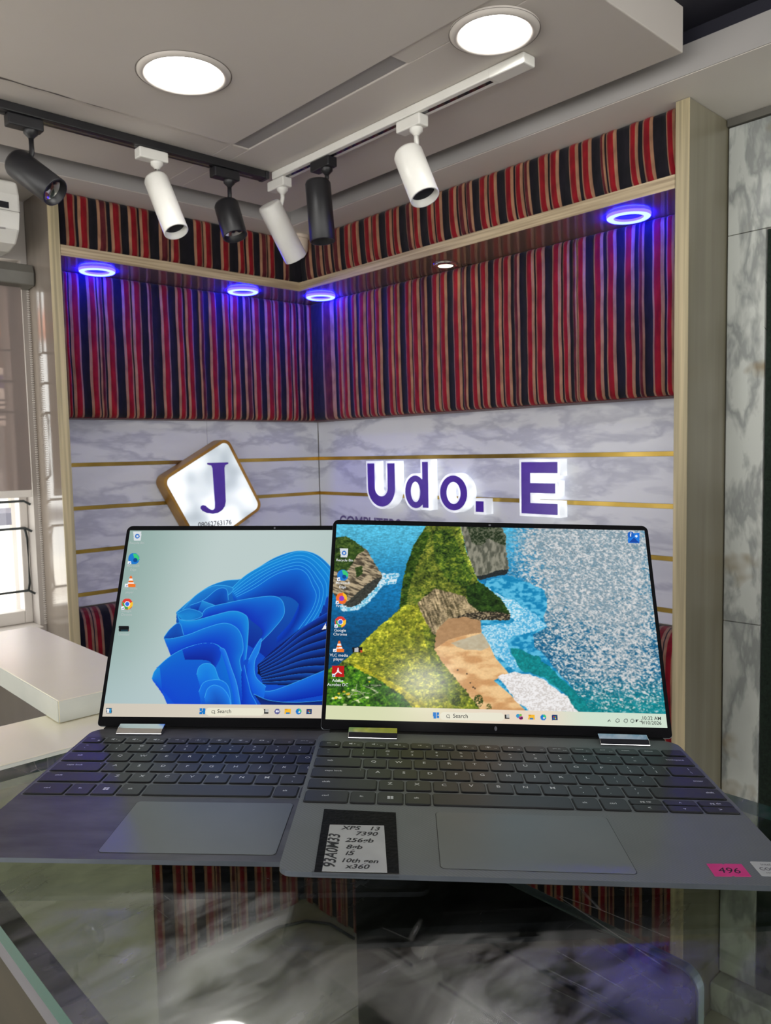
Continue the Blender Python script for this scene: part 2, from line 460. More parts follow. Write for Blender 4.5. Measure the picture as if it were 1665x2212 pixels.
# walls of the sign corner: backing plus separate marble panels and brass strips
GZ = [0.918, 1.0545, 1.1911, 1.3269]
def wall_side(name, left):
    if left: w = boxo(name, (-1.10, 0.012, 0.0), (0.02, 0.11, 2.128), M['plaster'])
    else: w = boxo(name, (0.012, POST_Y, 0.0), (0.12, 0.012, 2.128), M['plaster'])
    structure(w)
    hs = [0.8809] + GZ + [1.478]
    cuts = [-1.10, -0.4918, -0.001] if left else [POST_Y + 0.03, -0.001]
    for k in range(len(hs) - 1):
        for c0, c1 in zip(cuts[:-1], cuts[1:]):
            z0 = hs[k] + (0.0062 if k else 0); z1 = hs[k + 1] - (0.0062 if k < len(hs) - 2 else 0)
            a, b = (c0 + 0.0007, 0.0, z0), (c1 - 0.0007, 0.0115, z1)
            if not left: a, b = (0.0, c0 + 0.0007, z0), (0.0115, c1 - 0.0007, z1)
            boxo('marble_panel', a, b, M['marble'], w, 0.0008)
    for z in GZ:
        if left: boxo('brass_strip', (-1.10, -0.001, z - 0.006), (-0.0015, 0.0118, z + 0.006), M['gold'], w)
        else: boxo('brass_strip', (-0.001, POST_Y + 0.03, z - 0.006), (0.0118, -0.0005, z + 0.006), M['gold'], w)
    return w
wl = wall_side('wall_left', True); wr = wall_side('wall_right', False)

# pillar wall clad in marble tiles to the right of the end panel, dark green panel beyond
wp = structure(boxo('wall_pillar', (-0.094, -3.6, 0.0), (0.12, POST_Y - 0.001, 2.128), M['plaster']))
def tile(y0, y1, z0, z1, p=wp): boxo('marble_tile', (-0.104, y0 + .0008, z0 + .0008), (-0.0935, y1 - .0008, z1 - .0008), M['tile'], p, 0.0008)
tile(-2.45, -1.652, 1.816, 2.052); tile(-1.736, -1.652, 0.937, 1.816); tile(-1.736, -1.652, 0.075, 0.937)
tile(-3.3, -2.45, 1.816, 2.052)
boxo('top_bead', (-0.112, -3.3, 2.053), (-0.094, -1.652, 2.0685), M['cassette'], wp)
g = MB()
rr = random.Random(3)
g.box((-0.0985, -3.3, 0.0), (-0.0935, -1.7375, 1.814))
for _ in range(2600):
    y = rr.uniform(-2.1, -1.739); z = rr.uniform(0.02, 1.81); h = rr.uniform(.008, .016); t = rr.uniform(-.006, .006)
    g.add([(-0.0985, y - .001, z), (-0.0985, y + .001, z), (-0.106, y + t, z + h)], [(0, 1, 2)])
o = g.build('green_pile', M['green'], wp); o['kind'] = 'stuff'; o['label'] = 'very dark green pile surface right of the marble pillar'
bs = MB(); bs.box((-0.15, -3.3, 0.0), (-0.094, POST_Y - 0.001, 0.068)); structure(bs.build('baseboard_right', M['tile'], bevel=0.003))

# window wall on the left
WY = -0.112
ww = MB()
ww.box((-6, WY, 0), (POST_X - 0.001, 0.09, 0.862)); ww.box((-6, WY, 1.905), (POST_X - 0.001, 0.09, 2.0690))
ww.box((-1.127, WY, 0.862), (POST_X - 0.001, 0.09, 1.905)); ww.box((-6, WY, 0.862), (-3.0, 0.09, 1.905))
structure(ww.build('wall_window', M['plaster']))
win = MB()
for a, b in (((-1.150, -0.06, 0.868), (-1.1275, -0.02, 1.904)), ((-2.999, -0.06, 0.868), (-2.96, -0.02, 1.904)), ((-2.96, -0.06, 0.868), (-1.150, -0.02, 0.905)),
             ((-2.96, -0.06, 1.875), (-1.150, -0.02, 1.904)), ((-2.08, -0.06, 0.905), (-2.03, -0.02, 1.875))):
    win.box(a, b)
win.box((-2.999, WY - 0.03, 0.863), (-1.1275, -0.0, 0.8675))
wo = structure(win.build('window_1', M['frame'], bevel=0.003))
for x0, x1 in ((-2.962, -2.078), (-2.032, -1.1485)):
    boxo('pane', (x0, -0.042, 0.903), (x1, -0.038, 1.877), M['pane'], wo)

# ================================================================== end panels, shelf, fabric
def end_panel(label, a, b, face, edge_a, edge_b):
    t = thing('end_panel', label, 'panel', ((a[0] + b[0]) / 2, (a[1] + b[1]) / 2, 0))
    def loc(o): o.matrix_parent_inverse = t.matrix_world.inverted(); return o
    bpy.context.view_layer.update()
    loc(boxo('board', a, b, face, t)); loc(boxo('edge_band', edge_a, edge_b, M['ply'], t, 0.0008))
    return t
end_panel('tall grey board with pale plywood edge, right end of the striped wall', (-SH + 0.0015, POST_Y, 0.0), (-0.0945, POST_Y + 0.029, Z_SOF - 0.001), M['lam_grey'],
          (-SH - 0.002, POST_Y - 0.0005, 0.0), (-SH + 0.0013, POST_Y + 0.0295, Z_SOF - 0.001))
end_panel('tall brown glossy board with pale plywood edge beside the window', (POST_X, -SH + 0.0015, 0.0), (POST_X + 0.028, -0.0005, Z_SOF - 0.001), M['lam_brown'],
          (POST_X - 0.0005, -SH - 0.002, 0.0), (POST_X + 0.0285, -SH + 0.0013, Z_SOF - 0.001))

ZS0, ZS1 = 1.8928, 1.9213
sh = thing('corner_shelf', 'L-shaped wooden shelf with pale plywood edge running through the striped walls', 'shelf', (0, 0, ZS0))
def par(o, p):
    o.parent = p; bpy.context.view_layer.update(); o.matrix_parent_inverse = p.matrix_world.inverted(); return o
par(MB().prism([(POST_X + 0.0295, -SH + .0012), (-SH + .0012, -SH + .0012), (-0.0005, -0.0005), (POST_X + 0.0295, -0.0005)], ZS0, ZS1).build('left_board', M['lam_shelf']), sh)
par(MB().prism([(-SH + .0012, POST_Y + .0305), (-0.0005, POST_Y + .0305), (-0.0005, -0.001), (-SH + .0012, -SH + .0007)], ZS0, ZS1).build('right_board', M['lam_shelf']), sh)
par(boxo('edge_band', (POST_X + 0.0295, -SH - .0015, ZS0), (-SH - .0016, -SH + .001, ZS1), M['ply_h']), sh)
par(boxo('edge_band', (-SH - .0015, POST_Y + .0305, ZS0), (-SH + .001, -SH + .001, ZS1), M['ply_h']), sh)

def stripes_from_px(lst):
    return lst
# stripe positions in metres along each wall, taken from the cloth's repeat: (start, width, kind)
def cloth_bands(length, seed, narrow_first=False):
    r = random.Random(seed); out = []; s = 0.004
    cyc = 0
    while s < length:
        w = r.uniform(0.026, 0.031)
        if cyc % 4 in (0, 1):
            out.append((s, w, 'red')); s += w + r.uniform(.003, .006)
            out.append((s, w * r.uniform(.9, 1.08), 'red')); s += w + r.uniform(.002, .004)
            s += r.uniform(.020, .028)
        elif cyc % 4 == 2:
            out.append((s, w, 'red')); s += w + .003
            out.append((s, w * .55, 'maroon')); s += w * .55 + .003
            s += r.uniform(.022, .03)
        else:
            out.append((s, w * .62, 'maroon')); s += w * .62 + .004
            out.append((s, w, 'red')); s += w + .004
            s += r.uniform(.018, .03)
        cyc += 1
    return [b for b in out if b[0] + b[1] < length - 0.002]

def fabric_panel(name, label, left, off, back, z0, z1, u0, u1, seed, lean=0.0, cat='fabric panel', curl=0.014, bands=None):
    """upholstered striped cloth: u runs along the wall from the outer end to the corner"""
    L = u1 - u0
    bands = bands or cloth_bands(L, seed)
    cols = []                                     # (u, bulge, material of the strip to the right)
    pos = 0.0
    for (s, w, kd) in bands:
        cols.append((pos, 0.0, 0)); cols.append((pos + (s - pos) * .5, 0.001, 0))
        core = 1 if kd == 'red' else 3
        t = w * 0.22
        cols += [(s, 0.0, 2), (s + t * .5, 0.0035, 2), (s + t, 0.005, core), (s + w * .5, 0.0062, core), (s + w - t, 0.005, 2), (s + w - t * .5, 0.0035, 2)]
        pos = s + w
    cols.append((pos, 0.0, 0)); cols.append(((pos + L) / 2, 0.001, 0)); cols.append((L, 0.0, 0))
    H = z1 - z0; rows = 22
    r = random.Random(seed + 5)
    ph = [r.uniform(0, 6.28) for _ in range(4)]
    vs = []; fs = []; mi = []
    nz = rows + 1
    for (u, bl, m_) in cols:
        for k in range(nz):
            t = k / rows
            if t < 0.10:                          # roll back at the bottom
                a = (1 - t / 0.10) * math.pi / 2
                zz = z0 + curl * (1 - math.sin(a)); oo = off - curl * (1 - math.cos(a))
            elif t > 0.92:
                a = (t - 0.92) / 0.08 * math.pi / 2
                zz = z1 - curl * .7 * (1 - math.sin(a)); oo = off - curl * .5 * (1 - math.cos(a))
            else:
                zz = z0 + curl + (t - 0.10) / 0.82 * (H - curl * 1.7); oo = off
            wob = 0.0007 * math.sin(zz * 17 + u * 31 + ph[0]) + 0.0006 * math.sin(zz * 41 + u * 57 + ph[1])
            uu = u + wob + lean * (1 - t) ** 3
            uu = min(max(uu, 0.0), L)
            f = oo + bl * (0.6 if t < .1 or t > .92 else 1)
            vs.append((u0 + uu, -f, zz) if left else (-f, u0 + uu, zz))
    for c in range(len(cols) - 1):
        for k in range(rows):
            fs.append((c * nz + k, (c + 1) * nz + k, (c + 1) * nz + k + 1, c * nz + k + 1)); mi.append(cols[c][2])
    me = MB(); me.v = vs; me.f = fs; me.m = mi; me.sm = [True] * len(fs)
    t = thing(name, label, cat, ((u0 + u1) / 2 if left else -off / 2, -off / 2 if left else (u0 + u1) / 2, z0))
    par(me.build('striped_cloth', FAB), t)
    bk = boxo('backing_board', (u0, -off + curl * .4 + .001, z0 + .0005) if left else (-off + curl * .4 + .001, u0, z0 + .0005),
              (u1, -back, z1 - .0005) if left else (-back, u1, z1 - .0005), M['f_maroon'])
    par(bk, t)
    return t
def px_bands(a, flip, conv):
    pass

FL = 0.1155; FU = 0.262
# bands of the right lower panel, as measured along the wall from its outer end
def bands_right():
    px = [(1210, 1243, 'r'), (1150, 1200, 'r'), (1092, 1115, 'm'), (1030, 1073, 'r'), (955, 995, 'r'), (900, 940, 'r'), (830, 865, 'r'), (812, 828, 'm'),
          (768, 796, 'r'), (722, 760, 'r'), (652, 690, 'r'), (612, 645, 'r'), (560, 582, 'm'), (512, 545, 'r'), (470, 505, 'r'), (415, 447, 'r'), (375, 405, 'r'),
          (337, 355, 'm'), (297, 330, 'r'), (242, 272, 'r'), (207, 238, 'r'), (162, 186, 'm'), (122, 155, 'r'), (92, 118, 'r'), (45, 68, 'r'), (15, 40, 'r')]
    return px
WR0, WR1 = POST_Y + 0.031, -FL - 0.009
def dir_y(px, x=-FL):                # wall coordinate seen under image column px at the height of the cloth's lower edge
    d = CF + CR * ((px - 832.5) / 1693.48) - CU * ((880 - 1106.0) / -1693.48) * -1
    t = (x + 1.9096663) / d.x
    return -2.4514755 + d.y * t
def dir_x(px, y=-FL):
    d = CF + CR * ((px - 832.5) / 1693.48) + CU * ((1106.0 - 905) / 1693.48)
    t = (y + 2.4514755) / d.y
    return -1.9096663 + d.x * t
br = []
for a, b, k in bands_right():
    y0 = dir_y(833 + b / 2.001); y1 = dir_y(833 + a / 2.001)
    br.append((y0 - WR0, y1 - y0, 'red' if k == 'r' else 'maroon'))
extra = [(815, 828), (798, 812), (780, 795), (764, 774), (744, 756), (733, 743), (700, 726)]
for a, b in extra:
    y0 = dir_y(b); y1 = dir_y(a); br.append((y0 - WR0, y1 - y0, 'maroon' if b == 726 else 'red'))
LW0, LW1 = POST_X + 0.03, -0.003
bl = []
for a, b, k in [(300, 318, 'r'), (325, 367, 'r'), (400, 440, 'r'), (446, 466, 'm'), (475, 515, 'r'), (550, 586, 'r'), (592, 630, 'r'), (658, 676, 'm'), (712, 748, 'r'), (778, 808, 'r'),
                (818, 850, 'r'), (875, 896, 'm'), (918, 950, 'r'), (978, 1005, 'r'), (1012, 1045, 'r'), (1065, 1095, 'm'), (1103, 1135, 'r'), (1157, 1190, 'r'), (1195, 1218, 'r'), (1240, 1265, 'r'),
                (1270, 1290, 'r'), (1300, 1325, 'm'), (1337, 1365, 'r')]:
    x0 = dir_x(a / 1.999); x1 = dir_x(b / 1.999); bl.append((x0 - LW0, x1 - x0, 'red' if k == 'r' else 'maroon'))
bl = [b for b in bl if b[0] > 0.001 and b[0] + b[1] < LW1 - LW0 - .002]
br = sorted([b for b in br if b[0] > 0.001 and b[0] + b[1] < WR1 - WR0 - .002])
def dedupe(bs):
    out = []
    for b in sorted(bs):
        if out and b[0] < out[-1][0] + out[-1][1] + .0008: continue
        out.append(b)
    return out
bl = dedupe(bl); br = dedupe(br)
fabric_panel('fabric_panel', 'tall red, tan and black striped cloth on the left wall, under the shelf', True, FL, 0.003, 1.4669, ZS0 - .001, LW0, LW1, 21, bands=bl)
fabric_panel('fabric_panel', 'tall red, tan and black striped cloth on the right wall, under the shelf', False, FL, 0.003, 1.4669, ZS0 - .001, WR0, WR1, 22, lean=-0.006, bands=br)
# upper strips above the shelf reuse the cloth's rhythm seen there
ur = []
for a, b, k in [(1205, 1243, 'r'), (1105, 1150, 'r'), (1048, 1085, 'r'), (952, 995, 'r'), (928, 945, 'm'), (848, 890, 'r'), (795, 835, 'r'), (712, 752, 'r'), (664, 704, 'r'), (606, 628, 'm'), (568, 600, 'r'), (524, 560, 'r'), (455, 490, 'r'),
                (413, 448, 'r'), (360, 384, 'm'), (326, 354, 'm'), (285, 318, 'r'), (226, 256, 'r'), (192, 220, 'r'), (132, 160, 'r'), (104, 128, 'm'), (48, 73, 'r'), (14, 42, 'r')]:
    d0 = 833 + a / 2.001; d1 = 833 + b / 2.001
    y0 = dir_y(d1, -FU); y1 = dir_y(d0, -FU); ur.append((y0 - WR0, y1 - y0, 'red' if k == 'r' else 'maroon'))
for a, b in ((812, 826), (795, 810), (768, 784), (752, 766), (727, 742), (708, 722), (690, 704), (668, 682)):
    y0 = dir_y(b, -FU); y1 = dir_y(a, -FU); ur.append((y0 - WR0, y1 - y0, 'red' if a > 740 else 'maroon'))
ur = dedupe([b for b in ur if b[0] > .001 and b[0] + b[1] < -FU - .004 - WR0 - .002])
ul = []
for a, b, k in [(122, 144, 'r'), (163, 184, 'r'), (190, 212, 'r'), (230, 250, 'm'), (258, 280, 'r'), (296, 316, 'r'), (320, 340, 'r'), (360, 380, 'm'), (384, 402, 'r'), (434, 452, 'r'), (454, 472, 'r'), (490, 508, 'r'), (526, 540, 'r'),
                (544, 560, 'r'), (573, 588, 'm'), (590, 604, 'r'), (622, 634, 'm')]:
    x0 = dir_x(a, -FU); x1 = dir_x(b, -FU); ul.append((x0 - LW0, x1 - x0, 'red' if k == 'r' else 'maroon'))
ul = dedupe([b for b in ul if b[0] > .001 and b[0] + b[1] < -FU - LW0 - .002])
fabric_panel('fabric_panel', 'short striped cloth strip on the left wall, above the shelf', True, FU, 0.003, ZS1 + .0005, Z_SOF - .0005, LW0, -FU + .006, 23, cat='fabric panel', bands=ul)
fabric_panel('fabric_panel', 'short striped cloth strip on the right wall, above the shelf', False, FU, 0.003, ZS1 + .0005, Z_SOF - .0005, WR0, -FU - .001, 24, lean=-0.012, bands=ur)

# padded seat backs and bench under the marble
def cushion(label, left, u0, u1, seed):
    L = u1 - u0; bands = cloth_bands(L, seed)
    cols = []; pos = 0
    for (s, w, kd) in bands:
        cols.append((pos, 0)); t = w * .26; core = 1 if kd == 'red' else 3
        cols += [(s, 2), (s + t, core), (s + w - t, 2)]; pos = s + w
    cols += [(pos, 0), (L, 0)]
    prof = [(0.001, 0.877), (0.03, 0.879), (0.06, 0.872), (0.085, 0.855), (0.10, 0.82), (0.105, 0.76), (0.10, 0.66), (0.095, 0.55), (0.09, 0.47), (0.088, 0.003)]
    vs = []; fs = []; mi = []
    for (u, m_) in cols:
        for k, (f, z) in enumerate(prof):
            uu = min(max(u + 0.05 * (0.105 - f) * (1 if k < 5 else 0) * 4, 0), L)
            vs.append((u0 + uu, -f, z) if left else (-f, u0 + uu, z))
    n = len(prof)
    for c in range(len(cols) - 1):
        for k in range(n - 1):
            fs.append((c * n + k, (c + 1) * n + k, (c + 1) * n + k + 1, c * n + k + 1)); mi.append(cols[c][1])
    b = MB(); b.v = vs; b.f = fs; b.m = mi; b.sm = [True] * len(fs)
    t = thing('seat_back', label, 'cushion', ((u0 + u1) / 2, -.05, 0) if left else (-.05, (u0 + u1) / 2, 0))
    par(b.build('striped_cover', FAB), t)
    par(boxo('filling', (u0 + .002, -.084, 0) if left else (-.084, u0 + .002, 0), (u1 - .002, -.002, .845) if left else (-.002, u1 - .002, .845), M['f_maroon']), t)
    return t
cushion('striped padded seat back under the marble, left of the left laptop', True, LW0, -0.11, 31)
cushion('striped padded seat back under the marble, right of the right laptop', False, WR0, -0.11, 32)
def bench(label, a, b, face, seed):
    t = thing('bench', label, 'bench', ((a[0] + b[0]) / 2, (a[1] + b[1]) / 2, 0))
    par(boxo('seat_box', (a[0], a[1], 0.0), (b[0], b[1], 0.44), M['f_black'], None, 0.012), t)
    if face == 'y': L = b[0] - a[0]
    else: L = b[1] - a[1]
    k = MB()
    for (s, w, kd) in cloth_bands(L, seed):
        for (p, q, m_) in ((s, s + w * .26, 2), (s + w * .26, s + w * .74, 1 if kd == 'red' else 3), (s + w * .74, s + w, 2)):
            if face == 'y': k.box((a[0] + p, a[1] - .004, .002), (a[0] + q, a[1] - .0005, .43), m_)
            else: k.box((a[0] - .004, a[1] + p, .002), (a[0] - .0005, a[1] + q, .43), m_)
    par(k.build('striped_front', FAB), t)
    return t
bench('low striped bench along the left wall, seen dimly through the glass counter', (LW0, -0.59, 0), (-0.11, -0.112, 0), 'y', 41)
bench('low striped bench along the right wall, seen dimly through the glass counter', (-0.56, -1.05, 0), (-0.11, -0.596, 0), 'x', 42)

# ================================================================== lamps
def downlight(label, x, y, R, r):
    t = thing('downlight', label, 'ceiling light', (x, y, Z_PAN), 'round ceiling downlights')
    z = Z_PAN - 0.0045
    b = MB(); b.lathe([(R + .002, 0.004), (R, -0.001), (R - .006, -0.005), (r + .006, -0.005), (r, -0.001), (r, 0.004)], (x, y, z), (0, 0, 1), 48)
    par(b.build('trim_ring', M['paint']), t)
    g_ = MB(); g_.lathe([(R + .0032, 0.0), (R + .0022, 0.0)], (x, y, z + .0002), (0, 0, 1), 48)
    par(g_.build('shadow_gap', M['crack']), t)
    d = MB(); d.add([(x + r * math.cos(k / 40 * 2 * math.pi), y + r * math.sin(k / 40 * 2 * math.pi), z - 0.0012) for k in range(40)], [tuple(range(40))])
    par(d.build('diffuser', M['lamp']), t)
    return t
downlight('lit round downlight, left of the two in the ceiling panel', -1.1205, -1.053, 0.087, 0.0705)
downlight('lit round downlight, right of the two in the ceiling panel', -0.781, -1.536, 0.077, 0.0605)
# added fill lamps out of view, put in to brighten the room
for i, (x, y) in enumerate(((-2.2, -2.9), (-1.1, -3.1), (-2.4, -1.2))):
    b = MB(); b.lathe([(0.088, 0.0), (0.082, -0.012), (0.07, -0.012), (0.07, -0.006), (0.0, -0.006)], (x, y, Z_CEIL if y < -1.72 else Z_PAN - .004), (0, 0, 1), 32, mis=[0, 0, 0, 1])
    o = b.build('added_fill_lamp', [M['white_pl'], M['lamp']])
    tag(o, ['added unseen fill lamp over the customer side', 'added unseen fill lamp over the aisle', 'added unseen fill lamp near the window'][i], 'ceiling light')

ring_xy = [(-0.937, -0.182, 0.051, 'lit blue ring lamp under the shelf at its far left end'), (-0.447, -0.190, 0.051, 'lit blue ring lamp under the left shelf, nearest the corner'),
           (-0.183, -0.270, 0.051, 'lit blue ring lamp under the shelf, just right of the corner'), (-0.190, -1.455, 0.051, 'lit blue ring lamp under the shelf at its right end')]
for x, y, R, lab in ring_xy:
    t = thing('ring_light', lab, 'shelf light', (x, y, ZS0), 'blue ring lamps under the shelf')
    b = MB(); pr = []
    for k in range(13):
        a = math.pi * k / 12
        pr.append((R - 0.009 + 0.009 * math.cos(a), -0.007 * math.sin(a) - 0.003 if 0 < k < 12 else -0.0005))
    b.lathe(pr, (x, y, ZS0), (0, 0, 1), 40, mis=[1 if 2 <= k <= 9 else 0 for k in range(12)])
    par(b.build('glow_ring', [M['ring'], M['ring_hot']]), t)
    c = MB(); c.lathe([(R - .0175, -.0006), (R - .0175, -.0015), (0, -.0015)], (x, y, ZS0), (0, 0, 1), 32); par(c.build('centre_disc', M['ring_core']), t)
t = thing('shelf_spot', 'small warm white spot under the right shelf, between the blue rings', 'shelf light', (-0.175, -0.853, ZS0))
b = MB(); b.lathe([(0.037, -.0005), (0.036, -.004), (0.022, -.006), (0.022, -.003)], (-0.175, -0.853, ZS0), (0, 0, 1), 32); par(b.build('bezel', M['chrome']), t)
b = MB(); b.lathe([(0.0215, -.001), (0.0215, -.005), (0.0, -.0062)], (-0.175, -0.853, ZS0), (0, 0, 1), 24); par(b.build('lamp_face', M['warm']), t)

# tracks
def track(name, label, a, b, col, dark, along):
    t = thing(name, label, 'track', a)
    w = 0.017; z0, z1 = Z_PAN - 0.0005 - 0.0185, Z_PAN - 0.0005
    if along == 'x':
        par(MB().box((a[0], a[1] - w, z0), (b[0], a[1] + w, z1)).build('rail', col, None, 0.002), t)
        par(boxo('slot', (a[0] + .01, a[1] - .005, z0 - .0004), (b[0] - .03, a[1] + .005, z0 + .001), dark), t)
        par(boxo('end_cap', (b[0], a[1] - w - .001, z0 - .001), (b[0] + .012, a[1] + w + .001, z1), col, None, 0.002), t)
    else:
        par(MB().box((a[0] - w, b[1], z0), (a[0] + w, a[1], z1)).build('rail', col, None, 0.002), t)
        par(boxo('slot', (a[0] - .005, b[1] + .09, z0 - .0004), (a[0] + .005, a[1] - .01, z0 + .001), dark), t)
        par(boxo('feed_box', (a[0] - w - .001, b[1] - .0005, z0 - .0015), (a[0] + w + .001, b[1] + .085, z1), col, None, 0.003), t)
    return t
track('light_track', 'black track rail along the left of the ceiling panel', (-2.6, -0.697, Z_PAN), (-0.705, -0.697, Z_PAN), M['black_pl'], M['lens'], 'x')
track('light_track', 'white track rail with dark slot along the right of the ceiling panel', (-0.668, -0.712, Z_PAN), (-0.668, -1.527, Z_PAN), M['white_pl'], M['lens'], 'y')

def spot(label, mount, T, B, black, along, rad=0.031):
    col = M['black_body'] if black else M['white_pl']
    T = Vector(T); B = Vector(B); ax = (B - T).normalized(); L = (B - T).length
    t = thing('track_spotlight', label, 'spotlight', (mount[0], mount[1], Z_PAN - .02), 'unlit spotlights on the ceiling tracks')
    zt = Z_PAN - 0.0195
    mx, my = mount
    la, wa = 0.036, 0.0145
    if along == 'x': par(MB().box((mx - la * 1.35, my - wa, zt - .024), (mx + la * .65, my + wa, zt)).build('adapter', col, None, 0.003), t)
    else: par(MB().box((mx - wa, my - la * .65, zt - .024), (mx + wa, my + la * 1.35, zt)).build('adapter', col, None, 0.003), t)
    side = ax.cross(Vector((0, 0, 1))).normalized()
    piv = T + ax * L * 0.16
    back = piv - Vector((mx, my, piv.z)); 
    s = MB()
    s.lathe([(0.0145, zt - .024), (0.0145, zt - .030), (0.0075, zt - .037), (0.0055, zt - .040)], (mx, my, 0), (0, 0, 1), 20)
    s.tube([(mx, my, zt - .036), (mx, my, min(zt - .045, piv.z + .035)), tuple(Vector((mx, my, piv.z + .012)).lerp(piv, .25)), tuple(piv)], [.0055, .0055, .005, .005], 12)
    par(s.build('stem', col), t)
    b = MB()
    b.lathe([(0.0, 0.004), (rad * .55, 0.0005), (rad * .9, 0.0), (rad, 0.006), (rad, L - .001), (rad * .97, L), (rad * .9, L), (rad * .86, L - .02), (rad * .8, L - .022)], T, ax, 40)
    par(b.build('barrel', col), t)
    c = MB(); c.lathe([(rad * .86, L - .017), (rad * .45, L - .026), (0.0, L - .024)], T, ax, 32, mis=[0, 1]); par(c.build('lens', [M['chrome'] if black else M['lens'], M['lens']]), t)
    return t
spot('black track spotlight, leftmost of all, beside the air conditioner', (-1.2866, -0.697), (-1.3146, -.6798, 1.9729), (-1.2630, -.7542, 1.9021), True, 'x')
spot('white track spotlight, left of the two white ones on the black rail', (-1.0008, -0.697), (-1.0054, -.6966, 2.0004), (-0.9924, -.7620, 1.8661), False, 'x', .0285)
spot('short black track spotlight between the two white ones on the black rail', (-0.8044, -0.697), (-0.8109, -.6885, 1.9826), (-0.8060, -.7184, 1.8957), True, 'x')
spot('white track spotlight where the two rails meet, open top visible', (-0.668, -0.735), (-.6973, -.7134, 1.9974), (-.6031, -.6985, 1.8752), False, 'y', .031)
spot('black track spotlight hanging nearly straight down, first on the white rail', (-0.668, -0.92), (-.6892, -.9101, 2.0055), (-.6866, -.9204, 1.8609), True, 'y')
spot('white track spotlight alone on the right rail, tilted toward the camera', (-0.668, -1.228), (-.6804, -1.2126, 1.9889), (-.6805, -1.2631, 1.8822), False, 'y', .032)
# small corner camera
t = thing('corner_sensor', 'small cream dome sensor in the ceiling corner behind the spotlights', 'sensor', (-0.31, -0.31, Z_SOF))
b = MB(); b.lathe([(0.0, -.075), (.022, -.068), (.034, -.048), (.036, -.026), (.036, -.012)], (-.298, -.298, Z_SOF), (0, 0, 1), 28); par(b.build('dome', M['cream']), t)
b = MB(); b.lathe([(.036, -.012), (.041, -.010), (.041, -.0005)], (-.298, -.298, Z_SOF), (0, 0, 1), 28); par(b.build('base_ring', M['cream']), t)

# ================================================================== signs
def stroke(path, w, n_cap=0):
    """outline polygon of a thick polyline"""
    P = [Vector(p).to_2d() if len(p) > 2 else Vector(p) for p in path]
    L, R = [], []
    for i, p in enumerate(P):
        d = (P[min(i + 1, len(P) - 1)] - P[max(i - 1, 0)]).normalized()
        n = Vector((-d.y, d.x))
        L.append(p + n * w / 2); R.append(p - n * w / 2)
    return [tuple(q) for q in L + R[::-1]]
def poly_with_hole(mb, outer, inner, z0, z1, T, mi):
    n = len(outer)
    vs = [(*p, z0) for p in outer] + [(*p, z0) for p in inner] + [(*p, z1) for p in outer] + [(*p, z1) for p in inner]
    fs = []
    for i in range(n):
        j = (i + 1) % n
        fs += [(i, n + i, n + j, j), (2 * n + i, 2 * n + j, 3 * n + j, 3 * n + i), (i, j, 2 * n + j, 2 * n + i), (n + i, 3 * n + i, 3 * n + j, n + j)]
    mb.add([tuple(T(v)) for v in vs], fs, mi)
def ell(cx, cy, a, b, n=40): return [(cx + a * math.cos(2 * math.pi * k / n), cy + b * math.sin(2 * math.pi * k / n)) for k in range(n)]
TR = lambda v: (-v[2], -v[0], v[1])            # sign plane on the right wall: s = -y, height, proud
D = 0.036
def sign_letter(label, s, draw):
    t = thing('sign_letter', label, 'sign letter', (-D / 2, -s, 1.15))
    b = MB(); draw(b, 0.0, 0.0, D); par(b.build('lit_body', M['letter_body']), t)
    f = MB(); draw(f, 0.0075, D, D + .0012); par(f.build('purple_face', M['purple']), t)
def U(mb, i, z0, z1):
    s0, s1, top, bot = .322 + i, .479 - i, 1.315 - i, 1.146 + i
    w = 0.052 - 2 * i; r = (s1 - s0) / 2
    cx = (s0 + s1) / 2
    pth_o = [(s0, top)] + [(cx - r * math.cos(a), bot + r * .95 - r * .95 * math.sin(a)) for a in np.linspace(0, math.pi, 22)] + [(s1, top)]
    ri = r - w
    pth_i = [(s1 - w, top)] + [(cx + ri * math.cos(a), bot + r * .95 - (r * .95 - w) * math.sin(a)) for a in np.linspace(0, math.pi, 22)] + [(s0 + w, top)]
    n = len(pth_o)
    inner = pth_i[::-1]
    vs = [(*p, z0) for p in pth_o] + [(*p, z0) for p in inner] + [(*p, z1) for p in pth_o] + [(*p, z1) for p in inner]
    fs = []
    for k in range(n - 1):
        fs += [(k, n + k, n + k + 1, k + 1), (2 * n + k, 2 * n + k + 1, 3 * n + k + 1, 3 * n + k), (k, k + 1, 2 * n + k + 1, 2 * n + k), (n + k, 3 * n + k, 3 * n + k + 1, n + k + 1)]
    fs += [(0, 2 * n, 3 * n, n), (n - 1, 2 * n - 1, 4 * n - 1, 3 * n - 1)]
    mb.add([TR(v) for v in vs], fs)
def dd(mb, i, z0, z1):
    poly_with_hole(mb, ell(.572, 1.210, .057 - i, .063 - i), ell(.572, 1.210, .057 - .042 + i, .063 - .036 + i), z0, z1, TR, 0)
    mb.prism([(.598 + i, 1.150 + i), (.640 - i, 1.150 + i), (.640 - i, 1.319 - i), (.598 + i, 1.319 - i)], z0 + .0002, z1 + .0002, 0, TR)
def oo(mb, i, z0, z1): poly_with_hole(mb, ell(.745, 1.2105, .066 - i, .064 - i), ell(.745, 1.2105, .066 - .043 + i, .064 - .036 + i), z0, z1, TR, 0)
def dot(mb, i, z0, z1): mb.prism([(.831 + i, 1.146 + i), (.878 - i, 1.146 + i), (.878 - i, 1.195 - i), (.831 + i, 1.195 - i)], z0, z1, 0, TR)
